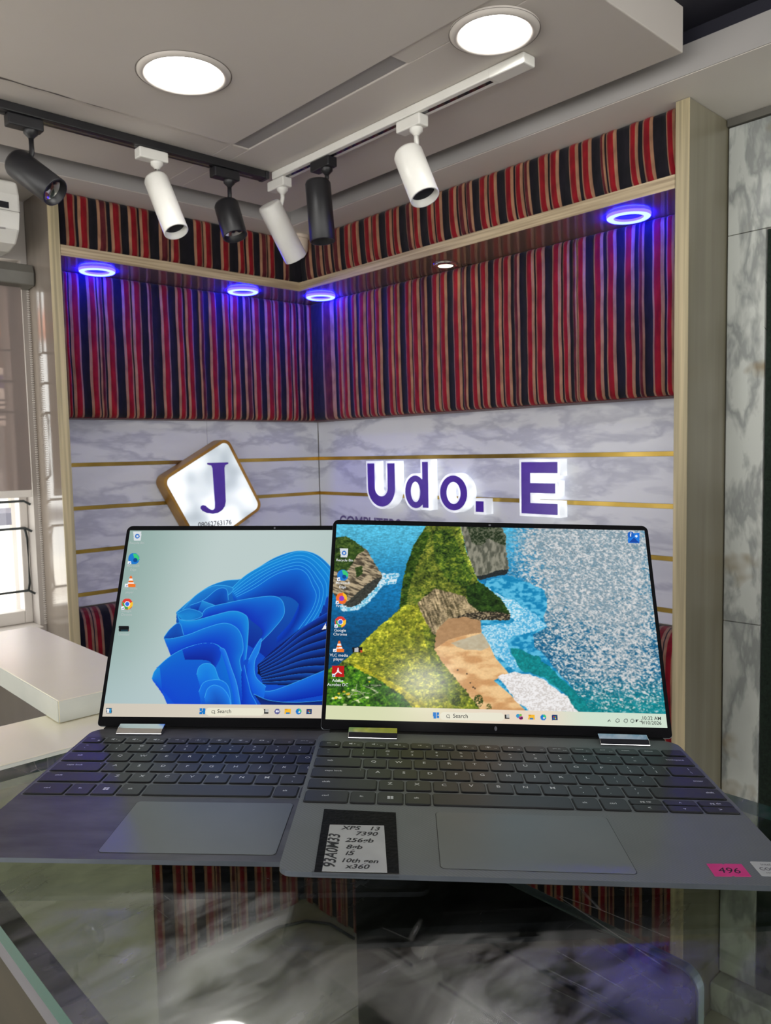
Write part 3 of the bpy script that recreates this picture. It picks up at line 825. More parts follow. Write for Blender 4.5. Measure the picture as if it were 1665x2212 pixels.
def EE(mb, i, z0, z1):
    a, b, t, o_, w, m = 1.0095 + i, 1.152 - i, 1.316 - i, 1.149 + i, .047 - 2 * i, (1.316 + 1.149) / 2
    h = w / 2 * .9
    mb.prism([(a, o_), (b, o_), (b, o_ + w), (a + w, o_ + w), (a + w, m - h), (b - .008, m - h), (b - .008, m + h), (a + w, m + h), (a + w, t - w), (b, t - w), (b, t), (a, t)], z0, z1, 0, TR)
sign_letter('lit white letter U with purple face on the right wall', .40, U)
sign_letter('lit white lowercase d with purple face, between U and o', .585, dd)
sign_letter('lit white lowercase o with purple face, right of the d', .745, oo)
sign_letter('lit small square full stop with purple face after the o', .855, dot)
sign_letter('large lit white letter E with purple face, right of the full stop', 1.08, EE)
b = MB(); put_text(b, 'COMPUTERS', .060, lambda v: (-.0006 - v[2], -(v[0] + .118), v[1] + 1.066), 0, bold=.02)
o = b.build('wall_lettering', M['ink_purple']); tag(o, 'faint purple lettering COMPUTERS on the marble, half hidden behind the right laptop', 'lettering')

# lit sign box with a letter J
TL = lambda v: (v[0], -v[2], v[1])
Jc = Vector((-0.5075, 1.2140)); ang = math.radians(28.5); hs = 0.1455
def rot2(p): return (Jc.x + p[0] * math.cos(ang) - p[1] * math.sin(ang), Jc.y + p[0] * math.sin(ang) + p[1] * math.cos(ang))
t = thing('sign_box', 'lit diamond-shaped sign box with gold rim and purple letter J', 'sign', (Jc.x, -0.03, Jc.y - .2))
def rsq(h, r): return [rot2(p) for p in rrect(-h, -h, h, h, r, 7)]
b = MB(); poly_with_hole(b, rsq(hs, .03), rsq(hs - .010, .022), 0.006, .062, TL, 0); par(b.build('gold_rim', M['gold_sign']), t)
b = MB(); b.prism(rsq(hs - .0102, .0218), 0.012, .060, 0, TL); par(b.build('lit_face', M['sign_face']), t)
b = MB(); b.prism(rsq(hs - .012, .02), 0.0, .0118, 0, TL); par(b.build('wall_mount', M['letter_body']), t)
jm = MB()
J = [(-.531, 1.3225), (-.449, 1.3225), (-.449, 1.317), (-.461, 1.313), (-.4645, 1.304), (-.4645, 1.187), (-.4685, 1.170), (-.480, 1.157), (-.497, 1.1485), (-.517, 1.1465), (-.540, 1.151), (-.556, 1.159),
     (-.5635, 1.168), (-.562, 1.176), (-.554, 1.179), (-.5445, 1.1765), (-.535, 1.168), (-.524, 1.161), (-.514, 1.160), (-.508, 1.166), (-.507, 1.180), (-.5115, 1.304), (-.5155, 1.313), (-.531, 1.317)]
jm.prism(J, .0602, .0625, 0, TL); par(jm.build('purple_letter', M['purple']), t)
b = MB(); put_text(b, '08062763176', .024, lambda v: TL((v[0] - .575, v[1] + 1.1045, .0604)), 0, bold=.015); par(b.build('phone_number', M['ink_grey']), t)

# ================================================================== window side: grille, blind, air conditioner
gt = thing('window_grille', 'dark burglar grille bars across the window', 'grille', (-2.0, -0.13, 0.9))
def bar(path, r, seg):
    par(MB().tube(path, r, seg).build('bar', M['grille']), gt)
gy = -0.088
for z in (1.655, 1.568, 1.482, 1.228, 1.150, 0.968):
    bar([(-2.96, gy, z), (-1.146, gy, z), (-1.132, gy - .012, z - .010)], .0036, 8)
for x in (-1.148, -1.45, -1.75, -2.05, -2.35, -2.65):
    bar([(x, gy, 1.655), (x, gy, 1.9)], .0032, 6)
bar([(-1.148, gy, 1.150), (-1.142, gy, 1.12), (-1.142, gy, 0.99), (-1.146, gy, .968)], .0036, 8)
bar([(-1.148, gy, 1.482), (-1.152, gy, 1.46), (-1.150, gy, 1.30), (-1.132, gy - .012, 1.286)], .0034, 8)
for x in (-1.45, -1.75, -2.05, -2.35, -2.65):
    bar([(x, gy, 0.87), (x, gy, 1.482)], .0032, 6)
bt = thing('roller_blind', 'half-lowered brown roller blind with grey cassette on the window', 'blind', (-2.0, -0.15, 1.82))
par(MB().prism([(-.175, 1.826), (-.118, 1.822), (-.118, 1.882), (-.168, 1.8835), (-.178, 1.860)], -1.72, -1.1125, 0, lambda v: (v[2], v[0], v[1])).build('cassette', M['cassette'], None, .003), bt)
par(boxo('cloth', (-1.70, -.1405, 1.262), (-1.139, -.1397, 1.824), M['screen_cloth']), bt)
par(boxo('bottom_rail', (-1.70, -.1445, 1.241), (-1.139, -.1355, 1.262), M['frame'], None, .002), bt)
ch = MB()
for k in range(150):
    z = 1.815 - k * .0063
    for dx in (0, .004):
        c = Vector((-1.1245 + dx, -.146, z)); r_ = .0019
        ch.add([c + Vector(q) * r_ for q in ((1, 0, 0), (0, 1, 0), (-1, 0, 0), (0, -1, 0), (0, 0, 1), (0, 0, -1))], [(0, 1, 4), (1, 2, 4), (2, 3, 4), (3, 0, 4), (1, 0, 5), (2, 1, 5), (3, 2, 5), (0, 3, 5)])
o = par(ch.build('bead_chain', M['frame']), bt); o['kind'] = 'stuff'

ac = thing('air_conditioner', 'white wall air conditioner above the window, cut by the left edge', 'air conditioner', (-1.6, -0.2, 1.9))
prof = [(-.113, 2.066), (-.27, 2.066), (-.30, 2.055), (-.312, 2.02), (-.312, 1.975), (-.300, 1.935), (-.270, 1.907), (-.22, 1.896), (-.113, 1.900)]
TA = lambda v: (v[2], v[0], v[1])
par(MB().prism(prof, -2.02, -1.186, 0, TA).build('casing', M['white_pl'], None, .006), ac)
par(MB().prism([(-.3135, 1.977), (-.3125, 1.972), (-.302, 1.9365), (-.3033, 1.936), (-.3139, 1.973)], -2.0, -1.19, 0, TA).build('louvre', M['white_pl']), ac)
par(boxo('louvre_gap', (-2.01, -.3125, 1.9765), (-1.188, -.3105, 1.9785), M['crack']), ac)
par(boxo('display_window', (-1.30, -.3132, 1.983), (-1.214, -.3115, 1.999), M['lens']), ac)
par(boxo('outlet', (-2.0, -.3035, 1.9335), (-1.222, -.2975, 1.962), M['slot']), ac)

# ================================================================== white counters by the window
ct = thing('wall_counter', 'glossy white laminate counter end behind the left laptop', 'counter', (-1.7, -1.24, 0))
par(boxo('worktop', (-3.2, -1.322, 0.896), (-1.379, -1.150, 0.930), M['white_lam'], None, .002), ct)
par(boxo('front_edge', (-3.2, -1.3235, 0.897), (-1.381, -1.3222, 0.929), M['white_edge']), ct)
par(boxo('cabinet_body', (-3.2, -1.318, 0.0), (-1.381, -1.155, 0.8955), M['cab'], None, .002), ct)
sl = thing('thick_board', 'thick glossy white board lying on the wall counter toward the window', 'board', (-1.39, -.95, 0.93))
par(boxo('top_slab', (-1.473, -1.208, 0.9305), (-1.302, -0.60, 0.9665), M['white_lam'], None, .0015), sl)
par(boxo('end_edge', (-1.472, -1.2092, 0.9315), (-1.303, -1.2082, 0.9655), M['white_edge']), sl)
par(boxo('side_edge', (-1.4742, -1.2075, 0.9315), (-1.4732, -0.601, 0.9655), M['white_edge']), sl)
par(boxo('support_panel', (-1.46, -.80, 0.0), (-1.32, -.775, 0.9300), M['lam_brown']), sl)

# ================================================================== glass counter
GZT = 1.0915
gc = thing('glass_counter', 'glass-topped shop counter with scratched and smudged top under the laptops', 'counter', (-1.57, -2.4, 0))
GX0, GX1, GY0, GY1 = -1.789, -1.350, -3.3, -1.770
gtop = MB()
P = [(GX0, GY0), (GX1, GY0), (GX1, GY1), (GX0, GY1)]
gtop.prism(rrect(GX0, GY0, GX1, GY1, .006, 3), GZT - .010, GZT, 0, None, 0, 1)
par(gtop.build('glass_top', [M['glass'], M['glass_edge']]), gc)
par(boxo('front_rail', (GX0 + .002, GY0, GZT - .026), (GX0 + .018, GY1 - .01, GZT - .0105), M['alu'], None, .002), gc)
par(boxo('front_panel', (GX0 + .004, GY0, 0.0), (GX0 + .016, GY1 - .01, GZT - .0265), M['dark_brown']), gc)
par(boxo('inner_shelf', (GX0 + .0165, -2.9, .822), (-1.47, -2.065, .834), M['white_lam']), gc)
par(boxo('floor_darkener', (GX0 - .30, -2.4, 0), (GX0 + .003, GY1 - .6 + .55, .06), M['dark_brown']), gc)  # added dark box, there only to darken the floor at the left

# black flat screen standing inside the counter
fs_ = thing('flat_screen', 'black switched-off flat screen with slate rim standing under the glass', 'screen', (-1.482, -2.099, .8345))
FX0, FX1, FY0, FY1, FZ0, FZ1 = -1.4875, -1.4795, -2.253, -1.9445, .8345, 1.0405
M['slate'] = noisy('slate_metal', srgb(176, 194, 208), srgb(186, 204, 218), (30, 30, 30), 0.4, metal=0.2)
M['black_glass'] = noisy('black_screen_glass', (0.003, 0.0035, 0.005), (0.006, 0.007, 0.009), (6, 30, 6), 0.22, 0, 6, r2=.4, spec=.03)
TS = lambda v: (v[2], v[0], v[1])
par(MB().prism(rrect(FY0, FZ0, FY1, FZ1, .012, 6), FX0, FX1, 0, TS).build('slate_shell', M['slate'], None, .0012), fs_)
par(MB().prism(rrect(FY0 + .0012, FZ0 + .001, FY1 - .0012, FZ1 - .0012, .011, 6), FX0 - .0012, FX0 - .0001, 0, TS).build('screen_glass', M['black_glass']), fs_)
par(boxo('stand_foot', (FX0 - .05, -2.16, .8345), (FX1 + .008, -2.075, .8395), M['black_pl']), fs_)

# cable on the floor
cb = MB(); cb.tube([(-.86, -.66, .005), (-.79, -.655, .005), (-.71, -.655, .005), (-.63, -.69, .005), (-.59, -.75, .005), (-.585, -.85, .005)], .004, 8)
tag(cb.build('floor_cable', M['black_pl']), 'thin black cable curving over the floor, seen through the glass', 'cable')

# ================================================================== outside
M['house'] = noisy('house_paint', (0.62, 0.66, 0.70), (0.72, 0.75, 0.78), (2, 2, 2), .8)
M['roof'] = noisy('roof_tin', srgb(170, 104, 84), srgb(190, 128, 104), (2, 30, 2), .6)
M['pale'] = noisy('pale_render', (0.78, 0.74, 0.70), (0.85, 0.82, 0.78), (3, 3, 3), .8)
M['ground'] = noisy('street_ground', (0.62, 0.60, 0.56), (0.72, 0.70, 0.66), (1, 1, 1), .9)
M['dark_street'] = mat('dark_awning', (0.05, 0.05, 0.07), .6)
structure(boxo('floor', (-8, 0.12, -0.6), (8, 12, -0.4), M['ground']))
hs_ = thing('house', 'pale house with red tin roof seen through the window', 'building', (.3, 4.6, -.4))
par(boxo('wall', (-2.5, 4.3, -.4), (1.6, 6.0, 2.5), M['house']), hs_)
par(MB().prism([(3.7, 2.24), (6.4, 3.2), (6.4, 3.28), (3.7, 2.32)], -2.8, 1.9, 0, lambda v: (v[2], v[0], v[1])).build('roof', M['roof']), hs_)
par(boxo('pillar', (.06, 3.9, -.4), (.16, 4.0, 2.30), M['cream']), hs_)
par(boxo('window', (-.4, 4.26, .8), (.06, 4.31, 1.5), M['lens']), hs_)
ps = thing('poster_board', 'white poster board with purple discs outside the window', 'poster', (.1, 3.7, .9))
par(boxo('board', (-.6, 3.70, 1.60), (.19, 3.72, 2.02), M['pale']), ps)
for cx, cz in ((-.02, 1.92), (.12, 1.92), (-.2, 1.92)):
    pm = MB(); pm.add([(cx + .05 * math.cos(k / 20 * 6.2832), 3.699, cz + .05 * math.sin(k / 20 * 6.2832)) for k in range(20)], [tuple(range(20))])
    par(pm.build('disc', M['ink_purple']), ps)
pm = MB()
for k in range(5): pm.box((-.5, 3.697, 1.64 + k * .035), (.14 - .05 * (k % 2), 3.6995, 1.652 + k * .035))
par(pm.build('text_lines', M['ink_grey']), ps)
par(boxo('pole', (-.2, 3.72, -.4), (-.14, 3.76, 2.0), M['grille']), ps)
bal = thing('balustrade', 'cream balustrade with stout posts below the window', 'balustrade', (-.3, 2.2, -.4))
par(boxo('handrail', (-2.6, 2.14, .56), (.8, 2.28, .62), M['pale']), bal)
for k in range(9):
    x = -2.4 + k * .26
    b = MB(); b.lathe([(.05, 0), (.05, .08), (.035, .12), (.055, .32), (.03, .6), (.03, .8), (.05, .86), (.05, .955)], (x, 2.21, -.4), (0, 0, 1), 16); par(b.build('baluster', M['pale']), bal)
aw = boxo('awning', (-2.4, 3.0, .92), (.45, 3.6, 1.0), M['dark_street']); tag(aw, 'dark stall awning low outside the window', 'awning')

# ================================================================== LAPTOPS
M['deck'] = noisy('laptop_deck', srgb(106, 111, 113), srgb(116, 121, 123), (90, 90, 90), .48, .0, 5)
def weave_mat(name, c1, c2):
    m = mat(name, c1, .5); nt, ns, lk, b_ = nodes(m)
    w1 = N(nt, 'ShaderNodeTexWave'); w1.inputs['Scale'].default_value = 230; w1.inputs['Distortion'].default_value = .6; w1.bands_direction = 'DIAGONAL'
    lk.new(coords(nt), w1.inputs['Vector'])
    w2 = N(nt, 'ShaderNodeTexNoise'); w2.inputs['Scale'].default_value = 40; lk.new(coords(nt), w2.inputs['Vector'])
    mx = N(nt, 'ShaderNodeMath', operation='MULTIPLY'); lk.new(w1.outputs[1], mx.inputs[0]); lk.new(w2.outputs[0], mx.inputs[1])
    r = ramp(nt, mx.outputs[0], [(.1, c1), (.55, c2)]); lk.new(r.outputs[0], b_.inputs['Base Color'])
    return m
M['palm'] = weave_mat('laptop_palmrest_weave', srgb(116, 121, 122), srgb(126, 131, 132))
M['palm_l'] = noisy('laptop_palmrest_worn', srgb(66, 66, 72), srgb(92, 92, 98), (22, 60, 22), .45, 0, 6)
M['key'] = noisy('key_plastic', (0.018, 0.019, 0.021), (0.026, 0.027, 0.029), (25, 25, 25), .38, 0, 4, r2=.5)
M['key_gap'] = mat('key_well', (0.006, 0.006, 0.007), .6)
M['legend'] = mat('key_legend', (0.88, 0.90, 0.92), .5)
M['pad'] = noisy('touchpad_glass', srgb(116, 122, 123), srgb(124, 129, 130), (12, 12, 12), .36)
M['shell'] = noisy('laptop_shell', srgb(92, 98, 106), srgb(104, 110, 118), (30, 30, 30), .35, metal=.4)
M['bezel'] = mat('bezel_glass', (0.006, 0.006, 0.007), .08)
M['rubber'] = mat('rubber_foot', (0.015, 0.015, 0.016), .8)

def screen_mat(name, strength, sheen=0.04):
    m = bpy.data.materials.new(name); m.use_nodes = True
    nt = m.node_tree; b_ = nt.nodes['Principled BSDF']
    at = nt.nodes.new('ShaderNodeAttribute'); at.attribute_name = 'picture'
    b_.inputs['Base Color'].default_value = (0.005, 0.005, 0.005, 1); b_.inputs['Roughness'].default_value = .12
    b_.inputs['Specular IOR Level'].default_value = .25
    nt.links.new(at.outputs['Color'], b_.inputs['Emission Color']); b_.inputs['Emission Strength'].default_value = strength
    return m
M['screen'] = screen_mat('lit_screen', 1.0)

# ---- picture painting (flat print of the two screens, one colour per grid vertex)
def vnoise(x, y, seed):
    r = np.random.default_rng(seed); n = 256; g_ = r.random((n, n))
    xi = np.floor(x).astype(int); yi = np.floor(y).astype(int); fx = x - xi; fy = y - yi
    fx = fx * fx * (3 - 2 * fx); fy = fy * fy * (3 - 2 * fy)
    a = g_[yi % n, xi % n]; b = g_[yi % n, (xi + 1) % n]; c = g_[(yi + 1) % n, xi % n]; d = g_[(yi + 1) % n, (xi + 1) % n]
    return (a * (1 - fx) + b * fx) * (1 - fy) + (c * (1 - fx) + d * fx) * fy
def fbm(x, y, seed, o=4, gain=.5):
    s = 0; a = 1; t = 0
    for k in range(o):
        s = s + a * vnoise(x * 2 ** k + 17 * k, y * 2 ** k + 9 * k, seed + k); t += a; a *= gain
    return s / t
def inside(X, Y, poly):
    r = np.zeros(X.shape, bool); n = len(poly)
    for i in range(n):
        x1, y1 = poly[i]; x2, y2 = poly[(i + 1) % n]
        if y1 == y2: continue
        c = ((Y < y1) != (Y < y2)) & (X < (x2 - x1) * (Y - y1) / (y2 - y1) + x1)
        r ^= c
    return r
def dist(X, Y, pl):
    d = np.full(X.shape, 1e9)
    for (x1, y1), (x2, y2) in zip(pl[:-1], pl[1:]):
        dx, dy = x2 - x1, y2 - y1; L = dx * dx + dy * dy + 1e-9
        t = np.clip(((X - x1) * dx + (Y - y1) * dy) / L, 0, 1)
        d = np.minimum(d, np.hypot(X - x1 - t * dx, Y - y1 - t * dy))
    return d
def spl(pts, n=8):
    P = np.array(pts, float); P = np.vstack([2 * P[0] - P[1], P, 2 * P[-1] - P[-2]]); out = []
    for i in range(1, len(P) - 2):
        for t in np.linspace(0, 1, n, endpoint=False):
            p0, p1, p2, p3 = P[i - 1:i + 3]
            out.append(.5 * (2 * p1 + (p2 - p0) * t + (2 * p0 - 5 * p1 + 4 * p2 - p3) * t * t + (3 * p1 - p0 - 3 * p2 + p3) * t ** 3))
    out.append(P[-2]); return [tuple(p) for p in out]
SR = lambda *c: np.array(c, float) / 255
def lin(c): return np.where(c <= .04045, c / 12.92, ((c + .055) / 1.055) ** 2.4)
def mixc(A, B, t): return A * (1 - t[..., None]) + B * t[..., None]
def homog(q):
    """square (u,v; v down) -> quad"""
    A = []; b_ = []
    for (u, v), (x, y) in zip(((0, 0), (1, 0), (1, 1), (0, 1)), q):
        A.append([u, v, 1, 0, 0, 0, -u * x, -v * x]); b_.append(x); A.append([0, 0, 0, u, v, 1, -u * y, -v * y]); b_.append(y)
    return np.append(np.linalg.solve(np.array(A), np.array(b_)), 1).reshape(3, 3)
NU, NV = 660, 412
def grid_px(q):
    Hm = homog(q); u, v = np.meshgrid(np.linspace(0, 1, NU), np.linspace(0, 1, NV))
    w = Hm[2, 0] * u + Hm[2, 1] * v + 1
    return (Hm[0, 0] * u + Hm[0, 1] * v + Hm[0, 2]) / w, (Hm[1, 0] * u + Hm[1, 1] * v + Hm[1, 2]) / w, u, v, Hm
def smooth01(x, a, b): t = np.clip((x - a) / (b - a), 0, 1); return t * t * (3 - 2 * t)

def paint_beach():
    X, Y, u, v, Hm = grid_px([(729.4, 1133), (1390.4, 1147.8), (1441, 1576.5), (702, 1555)])
    c3 = lambda l: [(690 + x / 4.061, 1100 + y / 4.061) for x, y in l]
    c4 = lambda l: [(1050 + x / 3.872, 1100 + y / 3.872) for x, y in l]
    f1 = fbm(X / 9, Y / 5, 1); f2 = fbm(X / 3, Y / 2.2, 5); f3 = fbm(X / 24, Y / 18, 9)
    f4 = fbm(X / 1.9, Y / 1.5, 15, 2)
    f5 = fbm(X / 8.5, Y / 6.5, 301, 3, .6)
    dx_ = X + 14 * (f3 - .5); dy_ = Y + 14 * (fbm(X / 22, Y / 22, 77) - .5)
    # sea
    wv = .6 * fbm(X / 7 + Y / 30, Y / 2.4, 33, 4, .6) + .4 * f2
    C = mixc(SR(84, 186, 220), SR(18, 118, 176), smooth01(Y, 1140, 1290)); C = mixc(C, SR(6, 70, 112), smooth01(Y, 1270, 1390))
    C = C * (.55 + .85 * wv)[..., None]
    right = smooth01(X + (Y - 1130) * .12, 1075, 1150)
    sea_r = mixc(SR(40, 142, 194), SR(14, 92, 136), smooth01(Y, 1150, 1420)); sea_r = mixc(sea_r, SR(8, 130, 138), smooth01(Y, 1440, 1540))
    C = mixc(C, sea_r * (.55 + .85 * wv)[..., None], right)
    # glitter
    gl = 1.0 * np.exp(-(((X - 1255) / 120) ** 2 + ((Y - 1275) / 135) ** 2)) + 1.0 * np.exp(-(((X - 1270) / 150) ** 2 + ((Y - 1165) / 60) ** 2)) + .55 * np.exp(-(((X - 1375) / 60) ** 2 + ((Y - 1320) / 130) ** 2)) + .42 * np.exp(-(((X - 1320) / 130) ** 2 + ((Y - 1460) / 70) ** 2))
    gl = np.clip(gl, 0, 1.05) * (.78 + .5 * (fbm(X / 26 + Y / 40, Y / 20, 55, 3) - .35))
    ca, sa = math.cos(.5), math.sin(.5)
    Xr, Yr = X * ca + Y * sa, -X * sa + Y * ca
    nz = .5 * fbm(Xr / 6.5, Yr / 3.0, 31, 4, .62) + .5 * fbm(X / 3.6, Y / 2.6, 131, 3, .6)
    cover = smooth01(nz, .68 - .52 * gl - .16, .68 - .52 * gl + .14) * right
    C = mixc(C, mixc(SR(132, 154, 166), SR(226, 222, 220), smooth01(nz, .40, .66)), np.clip(cover, 0, 1) * .96)
    dk = smooth01(.5 - np.abs(fbm(Xr / 5.0, Yr / 2.4, 141, 3, .6) - .5) * 4, .34, .5) * right * np.clip(gl, 0, 1)
    C = mixc(C, C * .62, dk * .7)
    # turquoise strip and foam in the bay
    bay = inside(dx_, dy_, c4([(0, 590), (200, 560), (330, 600), (480, 680), (500, 800), (470, 900), (500, 1000), (380, 1060), (400, 1160), (540, 1280), (700, 1480), (830, 1700), (0, 1700), (-100, 900)]))
    C = np.where(bay[..., None], mixc(SR(18, 128, 178), SR(92, 186, 222), smooth01(f1, .35, .65)), C)
    teal = inside(dx_, dy_, c4([(190, 1160), (260, 1180), (420, 1240), (560, 1340), (700, 1500), (880, 1700), (760, 1700), (620, 1520), (480, 1420), (330, 1370), (230, 1300)]))
    C = np.where(teal[..., None], mixc(SR(6, 104, 112), SR(24, 156, 156), f1) * (.75 + .5 * f2)[..., None], C)
    foam = inside(dx_, dy_, c4([(-40, 980), (180, 965), (330, 830), (440, 900), (500, 990), (380, 1030), (250, 1060), (170, 1110), (200, 1230), (260, 1320), (210, 1330), (100, 1250), (20, 1150), (-120, 1060)]))
    C = np.where(foam[..., None], mixc(SR(70, 168, 214), SR(190, 226, 240), smooth01(f2, .3, .7)), C)
    fo2 = inside(dx_, dy_, c4([(0, 640), (120, 730), (250, 770), (330, 860), (240, 930), (190, 890), (100, 760), (0, 680)]))
    C = np.where(fo2[..., None], mixc(SR(90, 182, 220), SR(214, 236, 244), smooth01(f2, .3, .7)), C)
    # sand
    sand = inside(X, Y, c3([(1060, 1010), (1130, 960), (1260, 940), (1410, 975), (1420, 1090), (1480, 1180), (1540, 1310), (1660, 1450)]) + c4([(60, 1440), (200, 1560), (330, 1700)]) + c3([(1700, 1790), (1350, 1790), (1240, 1620), (1140, 1480), (1030, 1330), (985, 1230), (1000, 1100)]))
    sc_ = mixc(SR(204, 152, 100), SR(236, 196, 142), smooth01(fbm(X / 30, Y / 12, 41), .3, .7))
    sc_ = np.where(inside(X, Y, c3([(1000, 900), (1500, 930), (1420, 1085), (1270, 1110), (1130, 1150), (1010, 1230)]))[..., None], mixc(SR(160, 122, 84), SR(186, 146, 104), f1), sc_)
    C = np.where(sand[..., None], sc_ * (.94 + .12 * f2)[..., None], C)
    wet = inside(dx_, Y, c3([(1150, 1180), (1420, 1090), (1500, 1220), (1420, 1245), (1250, 1235)]))
    C = np.where(wet[..., None], mixc(SR(176, 158, 128), SR(204, 196, 170), f1), C)
    surf = inside(dx_, dy_, c4([(90, 1420), (230, 1350), (340, 1390), (480, 1440), (600, 1520), (700, 1610), (770, 1712), (400, 1705), (230, 1600), (190, 1530)]))
    C = np.where(surf[..., None], mixc(SR(206, 200, 196), SR(240, 238, 238), smooth01(f2, .3, .6)), C)
    for a, b in ((1210, 1418), (1290, 1450), (1320, 1530), (1345, 1570), (1280, 1590), (1360, 1580)):
        p = c3([(a, b)])[0]; C = np.where((np.hypot(X - p[0], Y - p[1]) < 1.8)[..., None], SR(70, 54, 40), C)
    # rocks
    def rock(poly, fn):
        nonlocal C
        m = inside(X + 5 * (f2 - .5), Y + 5 * (f1 - .5), poly); C = np.where(m[..., None], fn(), C)
    def greens(lo, mid, hi, bias=0.0):
        t = np.clip(.46 * f2 + .24 * f1 + .34 * f5 - .02 + bias, 0, 1)
        return mixc(mixc(lo, mid, smooth01(t, .3, .5)), hi, smooth01(t, .5, .68))
    m = (dist(X, Y, c3([(560, 600), (500, 690), (420, 780), (330, 850), (220, 860)])) < 7 + 5 * f1)
    C = np.where(m[..., None], mixc(SR(90, 180, 214), SR(206, 230, 240), smooth01(f2, .35, .6)), C)
    m = inside(dx_, dy_, c3([(560, 560), (700, 570), (660, 640), (540, 680)])); C = np.where(m[..., None], mixc(SR(60, 160, 205), SR(220, 234, 240), smooth01(f2, .3, .6)), C)
    rock(c3([(130, 250), (240, 240), (330, 290), (430, 370), (490, 480), (545, 560), (555, 600), (500, 680), (420, 760), (350, 830), (270, 858), (210, 840), (90, 700)]),
         lambda: mixc(SR(70, 62, 50), SR(186, 168, 136), smooth01(fbm((X + Y) / 14, (Y - X * .4) / 2.6, 51), .3, .66)))
    rock(c3([(500, 610), (550, 600), (500, 690), (420, 765), (350, 835), (270, 860), (210, 845), (330, 740), (420, 660)]), lambda: SR(58, 60, 54) * (.6 + .8 * f2)[..., None])
    rock(c3([(130, 250), (240, 240), (330, 290), (410, 360), (340, 400), (300, 470), (240, 560), (130, 540)]), lambda: greens(SR(22, 40, 16), SR(52, 78, 28), SR(92, 112, 48)))
    rock(c3([(320, 510), (380, 500), (385, 570), (330, 600)]), lambda: greens(SR(22, 36, 16), SR(48, 70, 28), SR(80, 98, 44)))
    rock(c3([(1240, 150), (1590, 150), (1640, 240), (1635, 330), (1645, 420), (1662, 520), (1640, 575), (1500, 600), (1400, 628), (1320, 480), (1285, 350)]),
         lambda: mixc(SR(84, 86, 74), SR(142, 140, 124), smooth01(fbm(X / 5, Y / 11, 61), .3, .68)))
    rock(c3([(1290, 150), (1590, 150), (1640, 260), (1630, 330), (1560, 300), (1480, 260), (1420, 330), (1340, 300)]), lambda: mixc(SR(34, 48, 28), SR(104, 108, 88), smooth01(f2, .4, .66)))
    rock(c3([(1400, 628), (1640, 575), (1662, 530), (1560, 545), (1450, 580), (1370, 590)]), lambda: SR(38, 44, 46) * (.7 + .6 * f2)[..., None])
    head = c3([(940, 148), (1240, 150), (1290, 380), (1340, 500), (1390, 630), (1480, 700), (1590, 790), (1670, 920), (1670, 975), (1400, 978), (1260, 945), (1130, 965), (1060, 1025), (1020, 1095), (1005, 1230), (1060, 1330), (1180, 1480), (1280, 1600), (1410, 1775),
               (40, 1770), (60, 1420), (160, 1370), (300, 1270), (420, 1130), (560, 1000), (700, 880), (730, 650), (770, 480), (830, 320), (900, 210)])
    rock(head, lambda: greens(SR(30, 44, 16), SR(88, 104, 34), SR(150, 152, 56)))
    rock(c3([(900, 210), (830, 320), (770, 480), (730, 650), (700, 880), (760, 840), (800, 640), (870, 470), (930, 330), (985, 200)]), lambda: greens(SR(18, 34, 10), SR(44, 72, 18), SR(86, 108, 36)))
    rock(c3([(1000, 200), (1160, 180), (1260, 420), (1350, 600), (1280, 700), (1120, 620), (1010, 440)]), lambda: greens(SR(18, 36, 14), SR(62, 88, 28), SR(132, 148, 46)))
    rock(c3([(860, 820), (1010, 700), (1260, 760), (1420, 900), (1400, 975), (1260, 945), (1130, 965), (1060, 1025), (1010, 1110), (920, 980)]),
         lambda: mixc(SR(78, 70, 48), SR(188, 166, 128), smooth01(.6 * fbm(X / 3 - Y / 9, Y / 16, 71) + .4 * f2, .3, .68)))
    rock(c3([(1280, 680), (1400, 640), (1480, 700), (1590, 790), (1672, 925), (1600, 930), (1400, 905), (1300, 820)]), lambda: greens(SR(14, 30, 12), SR(34, 60, 20), SR(58, 88, 30)))
    rock(c3([(1380, 900), (1560, 905), (1672, 925), (1672, 978), (1400, 980), (1260, 948), (1150, 962), (1260, 925)]), lambda: mixc(SR(44, 40, 32), SR(166, 148, 116), smooth01(f2, .4, .72)))
    rock(c3([(750, 850), (860, 840), (960, 1060), (1000, 1230), (1060, 1330), (1180, 1480), (1280, 1600), (1410, 1775), (850, 1775), (500, 1520), (230, 1330), (420, 1130), (560, 1000)]),
         lambda: greens(SR(72, 84, 20), SR(126, 132, 34), SR(206, 200, 62), .0))
    rock(c3([(900, 1000), (960, 1060), (1000, 1230), (1060, 1330), (1180, 1480), (1280, 1600), (1410, 1775), (1180, 1775), (1010, 1450), (930, 1180)]), lambda: greens(SR(52, 62, 16), SR(104, 120, 30), SR(178, 176, 56)))
    rock(c3([(40, 1420), (160, 1370), (320, 1380), (520, 1480), (700, 1600), (830, 1775), (40, 1775)]), lambda: greens(SR(16, 40, 14), SR(52, 104, 24), SR(118, 168, 40)))
    rock(c3([(300, 1350), (480, 1440), (700, 1560), (900, 1700), (960, 1775), (870, 1775), (700, 1620), (500, 1490), (300, 1390)]), lambda: greens(SR(96, 104, 22), SR(176, 168, 34), SR(226, 210, 60)))
    for k in range(26):
        r_ = random.Random(k); p = c3([(r_.uniform(80, 450), r_.uniform(1480, 1740))])[0]
        C = np.where((np.hypot((X - p[0]) / 1.7, Y - p[1]) < r_.uniform(1.2, 3))[..., None], SR(*r_.choice([(130, 196, 40), (206, 214, 160), (88, 150, 30), (226, 190, 40)])), C)
